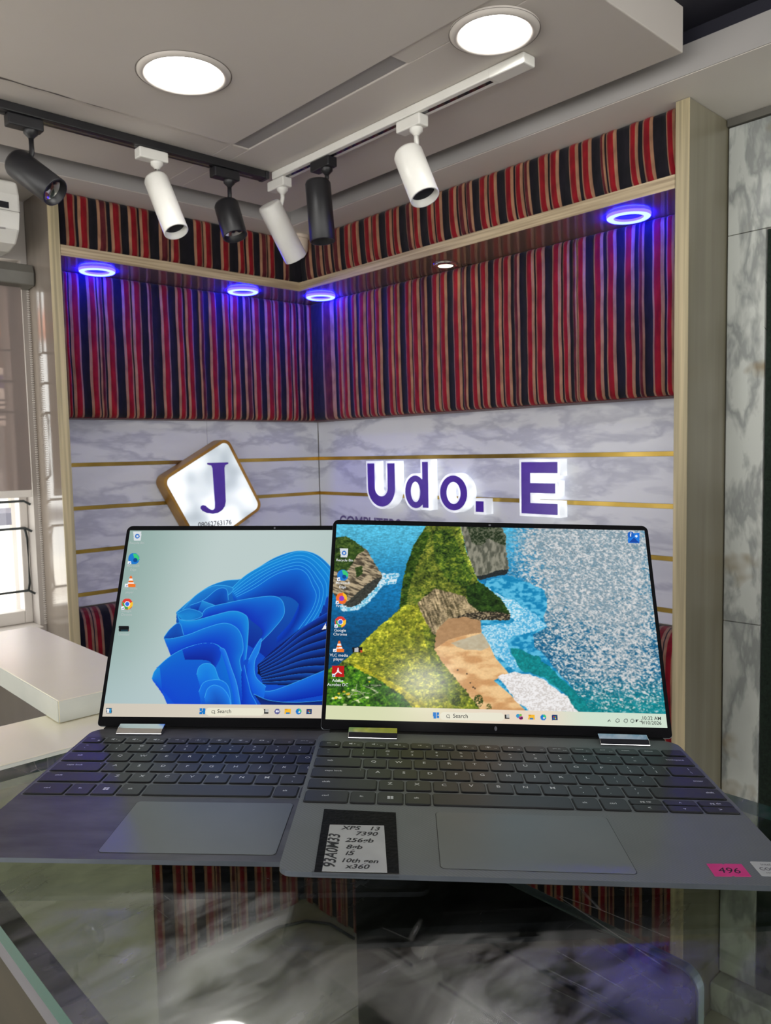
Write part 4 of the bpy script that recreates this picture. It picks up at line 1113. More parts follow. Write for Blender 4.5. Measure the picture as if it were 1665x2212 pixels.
    for k in range(14):
        r_ = random.Random(100 + k); a = (r_.uniform(260, 460), r_.uniform(1520, 1660)); b = (a[0] + r_.uniform(-130, 130), a[1] + r_.uniform(-60, 60))
        C = np.where((dist(X, Y, c3([a, b])) < .5)[..., None], SR(190, 186, 164), C)
    for (a, b, s_) in ((1390, 1690, 10), (1480, 1750, 6), (1200, 1690, 9)):
        p = c3([(a, b)])[0]; C = np.where(((np.hypot(X - p[0], (Y - p[1]) * .7) < s_) & (f4 > .45))[..., None], SR(52, 70, 24), C)
    # broad light and shade of the cliffs in the picture
    hm = inside(X, Y, head)
    sh_ = .72 + .56 * fbm(X / 11, Y / 9, 201, 3)
    rim = np.exp(-dist(X, Y, c3([(1240, 170), (1290, 380), (1340, 500), (1395, 640)])) / 9)
    sh_ = sh_ + .5 * rim
    ridge = np.exp(-dist(X, Y, c3([(760, 850), (560, 1010), (420, 1140), (230, 1330)])) / 16)
    sh_ = sh_ + .22 * ridge
    C = np.where(hm[..., None], np.clip(C * sh_[..., None], 0, 1), C)
    # soften the joins a little, as a screen photographed would be
    Cp = np.pad(C, ((1, 1), (1, 1), (0, 0)), mode='edge')
    C = .4 * C + .15 * (Cp[:-2, 1:-1] + Cp[2:, 1:-1] + Cp[1:-1, :-2] + Cp[1:-1, 2:])
    # taskbar
    bar = v > .935
    bc = mixc(SR(214, 218, 178), SR(232, 216, 196), smooth01(u, .1, .5)); bc = mixc(bc, SR(206, 224, 206), smooth01(u, .62, .8))
    C = np.where(bar[..., None], bc, C)
    # icons in photo pixels
    def disc(cx, cy, r, col): 
        nonlocal C
        C = np.where((np.hypot(X - cx, Y - cy) < r)[..., None], SR(*col), C)
    def rect(x0, y0, x1, y1, col):
        nonlocal C
        C = np.where(((X > x0) & (X < x1) & (Y > y0) & (Y < y1))[..., None], SR(*col), C)
    def poly(p, col):
        nonlocal C
        C = np.where(inside(X, Y, p)[..., None], SR(*col), C)
    icons(disc, rect, poly, [('bin', 745, 1194), ('swirl', 742, 1243), ('fox', 739, 1293), ('wheel', 736, 1344), ('cone', 733, 1397), ('pdf', 730, 1451), ('clip', 772, 1405)])
    tasks(disc, rect, poly, 941, 1547.5, 966, 1079, [1094, 1121, 1147, 1172.5, 1197], True, .021)
    rect(1372, 1557.5, 1385, 1563, (40, 44, 46)); rect(1376, 1558.5, 1384, 1562, (206, 222, 206))
    for cx in (1333, 1351, 1365): disc(cx, 1560 + (cx - 1333) * .02, 4.4, (60, 66, 66)); disc(cx, 1560 + (cx - 1333) * .02, 3.2, (200, 218, 202))
    poly([(1311, 1562), (1315, 1557), (1319, 1562), (1317.5, 1562.6), (1315, 1559.6), (1312.5, 1562.6)], (60, 66, 66))
    rect(1355, 1153, 1380, 1175, (30, 120, 220)); poly([(1356, 1174), (1368, 1163), (1380, 1174)], (20, 70, 160)); disc(1373, 1160, 2.6, (236, 244, 250)); disc(1361, 1157, 7, (24, 96, 190)); rect(1360, 1155.5, 1362, 1161, (240, 246, 250)); disc(1361, 1153.2, 1.2, (240, 246, 250))
    return C, Hm

def icons(disc, rect, poly, lst):
    for k, x, y in lst:
        if k == 'bin':
            poly([(x - 9, y - 9), (x + 9, y - 9), (x + 7, y + 10), (x - 7, y + 10)], (214, 220, 224)); disc(x, y + 1, 5, (60, 120, 200)); disc(x, y + 1, 2.3, (214, 220, 224))
        elif k == 'swirl':
            disc(x, y, 12, (26, 120, 204)); poly([(x - 2, y - 11), (x + 6, y - 10), (x + 12, y - 2), (x + 10, y + 4), (x + 2, y + 2)], (60, 200, 120)); disc(x + 3, y + 3, 4.5, (12, 70, 140))
        elif k == 'fox':
            disc(x, y, 12, (240, 110, 40)); poly([(x + 2, y - 14), (x + 11, y - 6), (x + 12, y + 6), (x + 4, y - 2)], (250, 190, 40)); disc(x, y, 5.5, (150, 60, 190))
        elif k == 'wheel':
            disc(x, y, 12, (220, 60, 50)); poly([(x + 1, y), (x + 12, y - 5), (x + 12, y + 4), (x + 2, y + 12)], (246, 196, 50)); poly([(x - 11, y - 5), (x, y + 2), (x + 2, y + 12), (x - 8, y + 9)], (60, 160, 80)); disc(x, y, 6, (240, 244, 246)); disc(x, y, 4.6, (50, 110, 220))
        elif k == 'cone':
            poly([(x - 1.5, y - 12), (x + 1.5, y - 12), (x + 7, y + 6), (x - 7, y + 6)], (236, 110, 30)); poly([(x - 3.2, y - 6), (x + 3.2, y - 6), (x + 4.6, y - 2), (x - 4.6, y - 2)], (244, 240, 236)); poly([(x - 6, y + 2), (x + 6, y + 2), (x + 7, y + 5), (x - 7, y + 5)], (244, 240, 236)); poly([(x - 10, y + 6), (x + 10, y + 6), (x + 10, y + 12), (x - 10, y + 12)], (240, 120, 40))
        elif k == 'pdf':
            rect(x - 13, y - 12, x + 13, y + 12, (190, 20, 24)); poly([(x - 1, y - 8), (x + 1, y - 8), (x + 2, y), (x + 8, y + 4), (x + 7, y + 6), (x, y + 2), (x - 7, y + 8), (x - 9, y + 7), (x - 2, y)], (246, 240, 240))
        elif k == 'clip':
            rect(x - 11, y - 6, x + 11, y + 5, (20, 20, 22)); rect(x - 6, y - 5, x + 2, y + 4, (190, 190, 190)); rect(x + 6, y, x + 11, y + 5, (200, 80, 40))
        if k not in ('bin', 'clip'): rect(x - 13, y + 5, x - 6, y + 12, (236, 240, 242)); poly([(x - 12, y + 11), (x - 8, y + 7), (x - 7.5, y + 10)], (40, 90, 180))

def tasks(disc, rect, poly, wx, wy, sx0, sx1, xs, four, slope):
    for a, b in ((-3.4, -3.4), (3.4, -3.4), (-3.4, 3.4), (3.4, 3.4)): rect(wx + a - 3, wy + b - 3, wx + a + 3, wy + b + 3, (18, 120, 200))
    sy = wy + 1
    for x in np.arange(sx0 - 8, sx1 + 1, 1.5): disc(x, sy + (x - wx) * slope, 8.8, (232, 228, 208))
    disc(sx0 + .5, sy + .5, 3.8, (70, 74, 70)); disc(sx0 + .5, sy + .5, 2.7, (232, 228, 208)); poly([(sx0 + 3, sy + 2.5), (sx0 + 5.5, sy + 5), (sx0 + 4.7, sy + 5.6), (sx0 + 2, sy + 3.4)], (70, 74, 70))
    y = lambda x: wy + (x - wx) * slope
    x = xs[0]; rect(x - 5, y(x) - 5, x + 5, y(x) + 5, (190, 190, 186)); rect(x - 5, y(x) - 5, x - 2, y(x) + 5, (30, 32, 34)); rect(x - 5, y(x) + 2, x + 5, y(x) + 5, (30, 32, 34))
    x = xs[1]
    if four: disc(x - 3, y(x) - 2, 4.5, (60, 150, 200)); disc(x + 3, y(x) + 2, 4.5, (200, 70, 150)); disc(x + 2, y(x) - 4, 3, (120, 190, 80)); rect(x - 1, y(x) + 1, x + 7, y(x) + 5, (90, 30, 80))
    else: disc(x, y(x), 6.2, (92, 92, 150)); rect(x - 3.2, y(x) - 2.2, x + 1.4, y(x) + 2.2, (236, 236, 244)); poly([(x + 1.8, y(x) - 1), (x + 4, y(x) - 2.2), (x + 4, y(x) + 2.2), (x + 1.8, y(x) + 1)], (236, 236, 244))
    x = xs[2]; rect(x - 7, y(x) - 5.5, x + 7, y(x) + 5.5, (244, 186, 50)); rect(x - 7, y(x) - 5.5, x - 1, y(x) - 3.5, (220, 150, 30)); rect(x - 4, y(x) + 2, x + 4, y(x) + 5.5, (40, 120, 180))
    x = xs[3]; disc(x, y(x), 6.5, (26, 120, 204)); poly([(x - 1, y(x) - 6.3), (x + 5, y(x) - 4), (x + 6.4, y(x) + 1), (x + 1, y(x) + 1)], (60, 196, 120)); disc(x + 1.4, y(x) + 1.6, 2.2, (230, 226, 210))
    x = xs[4]; rect(x - 6, y(x) - 5.5, x + 6, y(x) + 6, (30, 56, 110)); 
    for a, b, c in ((-1.6, -1, (230, 80, 40)), (1.6, -1, (120, 190, 60)), (-1.6, 2.2, (40, 160, 230)), (1.6, 2.2, (250, 200, 60))): rect(x + a - 1.3, y(x) + b - 1.3, x + a + 1.3, y(x) + b + 1.3, c)

def paint_swirl(q):
    X, Y, u, v, Hm = grid_px(q)
    c2 = lambda l: [(200 + x / 3.083, 1110 + y / 3.083) for x, y in l]
    S = lambda l: spl(c2(l))
    C = mixc(SR(146, 172, 166), SR(188, 204, 202), smooth01(u + .1 * v, .0, .35)); C = mixc(C, SR(170, 190, 184), smooth01(u, .5, 1))
    C = mixc(C, SR(178, 198, 202), smooth01(v, .5, 1) * .7)
    def fill(poly, cA, cB=None, A=None, B=None, edge=None, ew=.55, pw=1.0):
        nonlocal C
        m = inside(X, Y, poly)
        if A is not None:
            xs, ys = X[m], Y[m]; da = dist(xs, ys, A); db = dist(xs, ys, B)
            t = (da / (da + db + 1e-6)) ** pw
            C[m] = SR(*cA) * (1 - t[:, None]) + SR(*cB) * t[:, None]
        else: C[m] = SR(*cA)
        if edge:
            line = A if A is not None else poly
            bb = (X > min(p[0] for p in line) - 3) & (X < max(p[0] for p in line) + 3) & (Y > min(p[1] for p in line) - 3) & (Y < max(p[1] for p in line) + 3)
            d = np.full(X.shape, 9.0); d[bb] = dist(X[bb], Y[bb], line)
            C = mixc(C, SR(*edge), np.clip(1.25 - d / ew, 0, 1) * .8)
    def band(a, b, cA, cB, edge=(70, 180, 240), pw=1.0, ew=.8):
        A, B = S(a), S(b); fill(A + B[::-1], cA, cB, A, B, edge, ew, pw)
    fill(S([(565, 640), (640, 575), (760, 480), (880, 435), (1000, 420), (1100, 350), (1210, 285), (1340, 245), (1450, 255), (1540, 310), (1640, 420)]) + c2([(1640, 1400), (560, 1400), (470, 1190), (405, 1100), (430, 1010), (530, 930), (490, 840), (478, 805), (560, 730)]), (10, 74, 196))
    # right mass of stacked leaves
    band([(560, 640), (640, 570), (760, 480), (880, 435), (1000, 420), (1100, 350), (1210, 285), (1340, 245), (1450, 255), (1540, 310), (1640, 420)],
         [(560, 760), (700, 800), (900, 800), (1100, 900), (1300, 1050), (1640, 1150)], (20, 120, 200), (6, 40, 150))
    for k in range(6):                                # nested outer leaves top right
        s = k / 6
        band([(920 + 8 * k, 490 + 10 * k), (1010 + 14 * k, 405 + 15 * k), (1120 + 12 * k, 340 + 15 * k), (1240 + 4 * k, 288 + 18 * k), (1350 + 2 * k, 250 + 22 * k), (1440 - 4 * k, 262 + 26 * k), (1530 - 14 * k, 325 + 28 * k), (1600 - 22 * k, 420 + 24 * k), (1610 - 30 * k, 560 + 16 * k), (1560 - 36 * k, 700 + 12 * k)],
             [(940 + 8 * k, 560 + 10 * k), (1100, 520 + 10 * k), (1260, 470 + 14 * k), (1340, 480 + 16 * k), (1380, 560 + 12 * k), (1330, 700 + 10 * k), (1230, 820 + 8 * k)],
             (18 - 8 * s, 138 - 40 * s, 214 - 6 * s), (4, 62 - 20 * s, 190 - 40 * s))
    for k in range(5):                                # leaves sweeping down the right side into the hollow
        s = k / 4
        band([(1600 - 20 * k, 430 + 55 * k), (1560 - 20 * k, 600 + 40 * k), (1440 - 12 * k, 740 + 34 * k), (1290, 850 + 26 * k), (1150, 960 + 14 * k), (1110, 1010 + 8 * k)],
             [(1640, 520 + 60 * k), (1640, 680 + 50 * k), (1480, 800 + 40 * k), (1320, 890 + 28 * k), (1170, 985 + 14 * k), (1112, 1030 + 8 * k)], (14 - 4 * s, 96 - 50 * s, 220 - 80 * s), (4, 34 - 10 * s, 140 - 60 * s), (50, 140, 226), .9, .5)
    # left inner curls
    band([(600, 620), (700, 520), (820, 465), (930, 480), (915, 520), (840, 560)], [(640, 660), (760, 640), (860, 600), (900, 575)], (26, 128, 208), (8, 60, 170))
    band([(650, 595), (740, 560), (830, 490), (890, 490), (905, 560)], [(660, 640), (780, 620), (880, 590)], (12, 96, 196), (4, 44, 150))
    band([(730, 565), (800, 590), (820, 600)], [(700, 640), (780, 640), (830, 620)], (30, 140, 214), (10, 80, 190))
    # big middle fold
    band([(727, 655), (770, 612), (900, 580), (1050, 552), (1190, 538), (1255, 560), (1280, 620), (1270, 680), (1200, 770), (1110, 870), (1055, 1000), (1050, 1150)],
         [(735, 680), (860, 660), (980, 640), (1060, 700), (1140, 780), (1080, 880), (1040, 1000), (1040, 1150)], (14, 118, 214), (10, 48, 182), pw=.8)
    band([(565, 645), (590, 690), (680, 695), (800, 665), (930, 635), (1010, 655), (1040, 700), (1040, 830), (1030, 960)],
         [(600, 800), (720, 780), (860, 740), (960, 760), (1000, 840), (1010, 980)], (22, 146, 222), (8, 74, 206), pw=.8)
    band([(565, 645), (640, 618), (720, 640), (728, 670), (660, 692), (590, 690)], [(566, 650), (600, 690), (660, 694)], (16, 110, 196), (30, 150, 220))
    band([(478, 815), (530, 815), (640, 790), (760, 745), (880, 715), (960, 745), (1000, 810), (1010, 900), (990, 980), (1030, 1130)],
         [(525, 935), (640, 880), (760, 850), (850, 870), (900, 960), (950, 1130), (1000, 1270)], (18, 124, 216), (6, 58, 196), pw=.8)
    band([(478, 805), (520, 750), (580, 712), (610, 790)], [(480, 815), (540, 812), (612, 795)], (14, 90, 190), (8, 60, 160))
    # dark hollow on the right
    A = S([(1110, 1000), (1180, 930), (1300, 830), (1450, 720), (1640, 640)]); B = S([(1115, 1060), (1190, 1120), (1350, 1140), (1640, 1180)])
    fill(A + B[::-1], (10, 30, 110), (4, 8, 34), A, B, None, pw=.6)
    for k in range(9):
        y0 = 1010 + 10 * k; A = S([(1115 + 4 * k, y0 - 20 + 6 * k), (1250, y0 - 120 + 18 * k), (1420, y0 - 270 + 36 * k), (1640, y0 - 400 + 56 * k)])
        B = S([(1115 + 4 * k, y0 - 6 + 6 * k), (1260, y0 - 95 + 18 * k), (1430, y0 - 225 + 36 * k), (1640, y0 - 340 + 56 * k)])
        fill(A + B[::-1], (14, 64 + 2 * k, 180), (4, 12, 60), A, B, (40, 110, 200), .5)
    band([(1060, 1000), (1060, 1090), (1110, 1160), (1200, 1180), (1350, 1130), (1640, 1010)], [(1050, 1130), (1120, 1230), (1220, 1260), (1400, 1240), (1640, 1200)], (20, 110, 220), (4, 40, 170))
    band([(1050, 960), (1085, 890), (1130, 820), (1120, 900), (1090, 980), (1100, 1080), (1170, 1150)], [(1040, 1000), (1045, 1100), (1090, 1200), (1150, 1290)], (26, 126, 226), (10, 80, 214))
    band([(1020, 1000), (1050, 1120), (1090, 1230), (1200, 1330), (1640, 1330)], [(1000, 1050), (1010, 1200), (1030, 1330), (1300, 1330)], (10, 90, 214), (4, 46, 180))
    band([(1090, 1200), (1200, 1245), (1380, 1260), (1640, 1245)], [(1180, 1330), (1300, 1330), (1640, 1330)], (6, 30, 100), (8, 60, 180))
    # big front petal
    band([(398, 1085), (420, 1030), (500, 950), (600, 890), (710, 855), (800, 850), (860, 880), (890, 950), (920, 1060), (960, 1180), (985, 1330)],
         [(400, 1095), (460, 1180), (530, 1290), (560, 1330), (800, 1330), (900, 1330)], (8, 112, 208), (10, 64, 204), pw=.7)
    band([(600, 890), (710, 855), (800, 850), (850, 880), (860, 940), (830, 1010)], [(620, 960), (700, 960), (780, 970), (810, 1010)], (8, 70, 200), (6, 34, 150), edge=None)
    band([(398, 1085), (420, 1030), (450, 1010)], [(405, 1105), (500, 1200), (600, 1330), (540, 1330), (470, 1190)], (20, 140, 216), (10, 78, 210), edge=None)
    band([(700, 1060), (715, 1010), (760, 985), (815, 1005), (850, 1090), (880, 1110)], [(725, 1150), (740, 1330), (850, 1330)], (24, 140, 226), (10, 90, 220))
    band([(715, 1180), (745, 1120), (800, 1100), (870, 1105), (920, 1160), (945, 1330)], [(750, 1330), (900, 1330)], (18, 116, 226), (8, 60, 190))
    band([(755, 1220), (775, 1160), (820, 1135), (880, 1160), (925, 1230), (935, 1330)], [(770, 1330), (920, 1330)], (26, 124, 230), (6, 40, 150))
    band([(860, 880), (890, 900), (930, 1010), (975, 1140), (1010, 1330)], [(850, 890), (880, 960), (930, 1130), (975, 1330)], (34, 128, 226), (12, 88, 220))
    bar = v > .935
    bc = mixc(SR(206, 198, 184), SR(216, 206, 190), smooth01(u, 0, .5)); C = np.where(bar[..., None], bc, C)
    def disc(cx, cy, r, col):
        nonlocal C
        C = np.where((np.hypot(X - cx, Y - cy) < r)[..., None], SR(*col), C)
    def rect(x0, y0, x1, y1, col):
        nonlocal C
        C = np.where(((X > x0) & (X < x1) & (Y > y0) & (Y < y1))[..., None], SR(*col), C)
    def poly(p, col):
        nonlocal C
        C = np.where(inside(X, Y, p)[..., None], SR(*col), C)
    icons(disc, rect, poly, [('bin', 298, 1155), ('swirl', 290.5, 1203), ('cone', 284, 1251), ('wheel', 276, 1299), ('clip', 268.5, 1352)])
    rect(258, 1347, 279, 1358, (16, 18, 20)); rect(262, 1354, 279, 1358, (30, 60, 70))
    tasks(disc, rect, poly, 440.5, 1536.5, 464, 568, [582, 606.5, 630, 654, 677.5], False, .014)
    rect(229, 1527, 241, 1539, (40, 70, 90)); rect(230.5, 1528.5, 235, 1537.5, (236, 238, 240)); rect(235.5, 1528.5, 239.5, 1537.5, (40, 150, 210))
    # mouse arrow at the right
    poly([(706, 1345), (698, 1358), (703, 1357), (708, 1356)], (240, 240, 240))
    return C, Hm

SW, SHt, SB, LT = .2886, .1804, .009, .1946
def screen_mesh(name, C, z):
    u, v = np.meshgrid(np.linspace(0, 1, NU), np.linspace(0, 1, NV))
    co = np.stack([(u - .5) * SW, SB + SHt * (1 - v), np.full(u.shape, z)], -1).reshape(-1, 3)
    idx = np.arange(NU * NV).reshape(NV, NU)
    q = np.stack([idx[1:, :-1], idx[1:, 1:], idx[:-1, 1:], idx[:-1, :-1]], -1).reshape(-1, 4)
    me = bpy.data.meshes.new(name)
    me.vertices.add(len(co)); me.vertices.foreach_set('co', co.ravel())
    me.loops.add(q.size); me.loops.foreach_set('vertex_index', q.ravel().astype(np.int32))
    me.polygons.add(len(q)); me.polygons.foreach_set('loop_start', np.arange(0, q.size, 4, dtype=np.int32))
    me.update(calc_edges=True)
    ca = me.color_attributes.new('picture', 'FLOAT_COLOR', 'POINT')
    ca.data.foreach_set('color', np.concatenate([lin(np.clip(C, 0, 1)), np.ones((*C.shape[:2], 1))], -1).astype(np.float32).ravel())
    me.materials.append(M['screen'])
    return me

# ---- key layout in millimetres (u0, u1, v_top, v_bottom, legends)
ROWS = [(-27.6, -39.2), (-42.4, -58.6), (-62.4, -78.6), (-82.0, -98.2), (-101.8, -117.8), (-121.8, -139.2)]
KEYS = []
def K(r, u0, u1, leg, kind='c', v=None): KEYS.append((u0, u1, *(v or ROWS[r]), leg, kind))
w0 = (289 - 13 * 2.3) / 14
fk = ['esc', 'x|F1', '-|F2', '+|F3', '>|F4', '*|F5', 'o|F6', 'O|F7', '#|F8', '|F9', 'prt sc|F10', 'home|F11', 'end|F12', 'insert', 'delete']
wf = (289 - 15 * 2.6) / 16
fk = ['esc|', 'mute|F1', 'vol|F2', 'vol+|F3', 'play|F4', 'light|F5', 'dim|F6', 'sun|F7', 'win|F8', '|F9', 'prt sc|F10', 'home|F11', 'end|F12', 'insert|', 'delete|', '|']
for i, l in enumerate(fk): K(0, -144.5 + i * (wf + 2.6), -144.5 + i * (wf + 2.6) + wf, l, 'f')
pit = 19.45
K(1, -144.5, -120.0, '~/`', '2')
for i, l in enumerate(['!/1', '@/2', '#/3', '$/4', '%/5', '^/6', '&/7', '*/8', '(/9', ')/0', '_/-', '+/=']): K(1, -117.6 + i * pit * .981, -117.6 + i * pit * .981 + 16.8, l, '2')
K(1, 111.4, 144.5, 'backspace', 'r')
K(2, -144.5, -110.2, 'tab', 'l')
for i, l in enumerate('QWERTYUIOP'): K(2, -107.8 + i * pit * .981, -107.8 + i * pit * .981 + 16.8, l)
K(2, -107.8 + 10 * 19.08, -107.8 + 10 * 19.08 + 16.8, '{/[', '2'); K(2, -107.8 + 11 * 19.08, -107.8 + 11 * 19.08 + 16.8, '}/]', '2')
K(2, -107.8 + 12 * 19.08, 144.5, '|/\\', '2')
K(3, -144.5, -106.4, 'caps lock', 'l')
for i, l in enumerate('ASDFGHJKL'): K(3, -104.0 + i * 19.08, -104.0 + i * 19.08 + 16.8, l)
K(3, -104.0 + 9 * 19.08, -104.0 + 9 * 19.08 + 16.8, ':/;', '2'); K(3, -104.0 + 10 * 19.08, -104.0 + 10 * 19.08 + 16.8, '"/\'', '2')
K(3, -104.0 + 11 * 19.08, 144.5, 'enter', 'r')
K(4, -144.5, -97.0, 'shift', 'l')
for i, l in enumerate('ZXCVBNM'): K(4, -94.7 + i * 19.08, -94.7 + i * 19.08 + 16.8, l)
for i, l in enumerate(['</,', '>/.', '?//']): K(4, -94.7 + (7 + i) * 19.08, -94.7 + (7 + i) * 19.08 + 16.8, l, '2')
K(4, -94.7 + 10 * 19.08, 144.5, 'shift', 'r')
K(5, -144.5, -115.6, 'ctrl', 'c2'); K(5, -113.4, -97.2, 'fn', 'c2'); K(5, -95.0, -78.4, 'WIN', 'w'); K(5, -76.2, -59.8, 'alt', 'c2'); K(5, -57.4, 35.2, '', 'c')
K(5, 37.4, 53.8, 'alt', 'c2'); K(5, 56.0, 73.2, 'ctrl', 'c2')
for i, (a, b) in enumerate((('pg up', '<'), ('^', 'v'), ('pg dn', '>'))):
    x = 76.0 + i * 23.3; x1 = x + (21.0 if i < 2 else 144.5 - x)
    K(5, x, x1, a, 't', (-121.8, -130.0)); K(5, x, x1, b, 'a', (-130.6, -139.2))

def key_mesh(u0, u1, v0, v1, leg, kind):
    mm = .001
    b = MB()
    pl = rrect(u0 * mm, v1 * mm, u1 * mm, v0 * mm, .0016, 3)
    b.prism(pl, .0003, .0008); b.prism(rrect((u0 + .35) * mm, (v1 + .35) * mm, (u1 - .35) * mm, (v0 - .35) * mm, .0014, 3), .0008, .0011)
    z = .00116
    cx = (u0 + u1) / 2 * mm; cy = (v0 + v1) / 2 * mm
    put = lambda s, size, x, y, al='CENTER', bold=.012: put_text(b, s, size, lambda q: (q[0] + x, q[1] + y, z), 1, align=al, bold=bold)
    if kind == 'c' and leg: put(leg, .0052, cx - .001, cy + .0004)
    elif kind == '2':
        a, c = leg.split('/', 1); 
        if (u1 - u0) > 22: cx = (u0 + 8) * mm if u0 < 0 else (u1 - 8) * mm
        put(a, .0038, cx, cy + .0026); put(c if c else '/', .0042, cx, cy - .0042)
    elif kind == 'l': put(leg, .0034, (u0 + 9) * mm, cy + .0014, 'LEFT'); 
    elif kind == 'r': put(leg, .0034, (u1 - 5) * mm, cy + .0004, 'RIGHT')
    elif kind == 'c2': put(leg, .0034, cx - .001, cy - .0004)
    elif kind == 't': put(leg if leg != '^' else 'ʌ', .0034, cx, cy - .0010)
    elif kind == 'a': put(leg if leg != 'v' else 'v', .0044, cx, cy - .0014)
    elif kind == 'w':
        for dx, dy in ((-1.1, -1.1), (1.1, -1.1), (-1.1, 1.1), (1.1, 1.1)): b.box((cx + dx * mm - .0009, cy + dy * mm - .0009, z - .00004), (cx + dx * mm + .0009, cy + dy * mm + .0009, z), 1)
    elif kind == 'f':
        a, c = leg.split('|')
        if a in ('esc', 'prt sc', 'home', 'end', 'insert', 'delete'): put(a, .0027, cx - .001, cy + .0006)
        elif a in ('mute', 'vol', 'vol+'):
            x = cx - .0030; b.add([(x, cy - .0002, z), (x + .0012, cy - .0002, z), (x + .0026, cy - .0012, z), (x + .0026, cy + .0028, z), (x + .0012, cy + .0016, z), (x, cy + .0016, z)], [(0, 1, 2, 3, 4, 5)], 1)
            put({'mute': 'x', 'vol': ')', 'vol+': '))'}[a], .0028, x + .0044, cy - .0001)
        elif a == 'play': put('>II', .0028, cx - .001, cy)
        elif a in ('light', 'dim', 'sun'):
            n = 8; r_ = .0012 if a != 'light' else .0009
            b.add([(cx - .001 + r_ * math.cos(k * .785), cy + .0008 + r_ * math.sin(k * .785), z) for k in range(n)], [tuple(range(n))], 1)
            for k in range(8): b.box((cx - .001 + .0021 * math.cos(k * .785) - .0002, cy + .0008 + .0021 * math.sin(k * .785) - .0002, z - .00004), (cx - .001 + .0021 * math.cos(k * .785) + .0002, cy + .0008 + .0021 * math.sin(k * .785) + .0002, z), 1)
        elif a == 'win': b.box((cx - .003, cy, z - .00004), (cx + .0008, cy + .0024, z), 1); b.box((cx - .0022, cy + .0004, z), (cx, cy + .0018, z + .00003), 0)
        if c: put(c, .0019, cx + .0048, cy - .0026)
        if a == 'esc': b.box((cx + .0044, cy - .003, z - .00004), (cx + .006, cy - .0014, z), 1)
    if leg == 'caps lock': b.box(((u1 - 3) * mm - .0003, (v0 - 3) * mm - .0003, z - .00004), ((u1 - 3) * mm + .0003, (v0 - 3) * mm + .0003, z), 1)
    return b.mesh('key', [M['key'], M['legend']])
KM = [key_mesh(*k) for k in KEYS]

HY0 = -.2268
base_poly = rrect(-.148, HY0, .148, -.0045, .009, 6, [.013, .013, .008, .008])
def laptop(label, pos, yaw, ro, pi, tilt, C, left, feet):
    root = thing('laptop', label, 'laptop', pos)
    root.matrix_world = Matrix.Translation(pos) @ Matrix.Rotation(math.radians(yaw), 4, 'Z') @ Matrix.Rotation(ro, 4, 'Y') @ Matrix.Rotation(pi, 4, 'X')
    b = MB()
    b.prism(base_poly, -.0030, 0.0, 0, None, 1, 0)
    # tapered lower chassis
    low = rrect(-.1465, HY0 + .0035, .1465, -.006, .009, 6, [.012, .012, .007, .007])
    n = len(low)
    vs = [(x, y, -.0031) for x, y in low] + [(x * .985, y + (.004 if y < -.1 else -.002), -.0078 if y > -.1 else -.0064) for x, y in low]
    b.add(vs, [tuple(range(2 * n - 1, n - 1, -1))] + [(i, (i + 1) % n, n + (i + 1) % n, n + i) for i in range(n)], 0)
    b.build('base', [M['shell'], M['palm_l'] if left else M['palm']], root)
    kw = MB()
    kw.prism(rrect(-.1462, -.1406, .1462, -.0262, .002, 3), .00002, .00012)
    o = kw.build('key_deck', M['deck'], root)
    for km, kk in zip(KM, KEYS):
        if left and (kk[0] > 62): continue             # hidden under the other laptop
        ko = link('key', km, root)
    gp = MB()
    for (u0, u1, v0, v1, l_, k_) in KEYS:
        if left and u0 > 62: continue
        gp.prism(rrect((u0 - .55) * .001, (v1 - .75) * .001, (u1 + .7) * .001, (v0 + .35) * .001, .0017, 3), .00013, .0002)
    o = gp.build('key_wells', M['key_gap'], root); o['kind'] = 'stuff'
    tp = MB(); tp.prism(rrect(-.0570, -.2192, .0542, -.1484, .003, 5), .00002, .0001); tp.build('touchpad_gap', M['key_gap'], root)
    tp = MB(); tp.prism(rrect(-.0566, -.2188, .0538, -.1488, .0028, 5), .0001, .0003); tp.build('touchpad', M['pad'], root)
    for s in (-1, 1):
        hb = MB(); x0, x1 = (-.1235, -.0830) if s < 0 else (.0830, .1235)
        hb.prism([(-.0185, .0002), (-.0035, .0002), (-.0035, .0042), (-.0075, .0058), (-.0140, .0040), (-.0185, .0012)], x0, x1, 0, lambda q: (q[2], q[0], q[1]))
        o = hb.build('hinge', M['chrome'], root, .0006); o['label'] = 'polished metal hinge bar'
    fb = MB()
    for y in (-.205, -.03): fb.box((-.12 if left else -.055, y - .004, -.0078 - feet), (.12, y + .004, -.0062 if y < -.1 else -.0074))
    fb.build('rubber_foot', M['rubber'], root)
    # lid
    lid = MB(); lid.prism(rrect(-.148, .0005, .148, LT, .006, 6, [.006, .006, .003, .003]), -.0042, -.0008)
    lo = lid.build('lid', M['shell'], root, .0006)
    lo.rotation_euler = (math.pi / 2 - tilt, 0, 0)
    bz = MB(); bz.prism(rrect(-.1476, .0008, .1476, LT - .0004, .0057, 6, [.0057, .0057, .003, .003]), -.0008, 0.0)
    bz.build('bezel', M['bezel'], lo)
    link('display', screen_mesh('display', C, .00025), lo)
    wc = MB(); wc.lathe([(.0011, 0), (.0011, .0002), (0, .0003)], (0, LT - .0028, 0), (0, 0, 1), 12); wc.build('webcam', M['ink_grey'], lo)
    if not left:
        bd = MB(); bd.prism([(.0012 * math.cos(k * .524), .0049 + .0019 * math.sin(k * .524)) for k in range(12)], 0.0, .0002); bd.build('badge', M['ink_grey'], lo)
    hg = MB(); hg.prism([(-.0040, -.0010), (.0018, -.0052), (.0060, -.0052), (.0060, -.0004), (.0035, .0004), (-.004, .0002)], -.140, .140, 0, lambda q: (q[2], q[0], q[1]))
    hg.build('hinge_cover', M['key_gap'], root)
    return root, lo

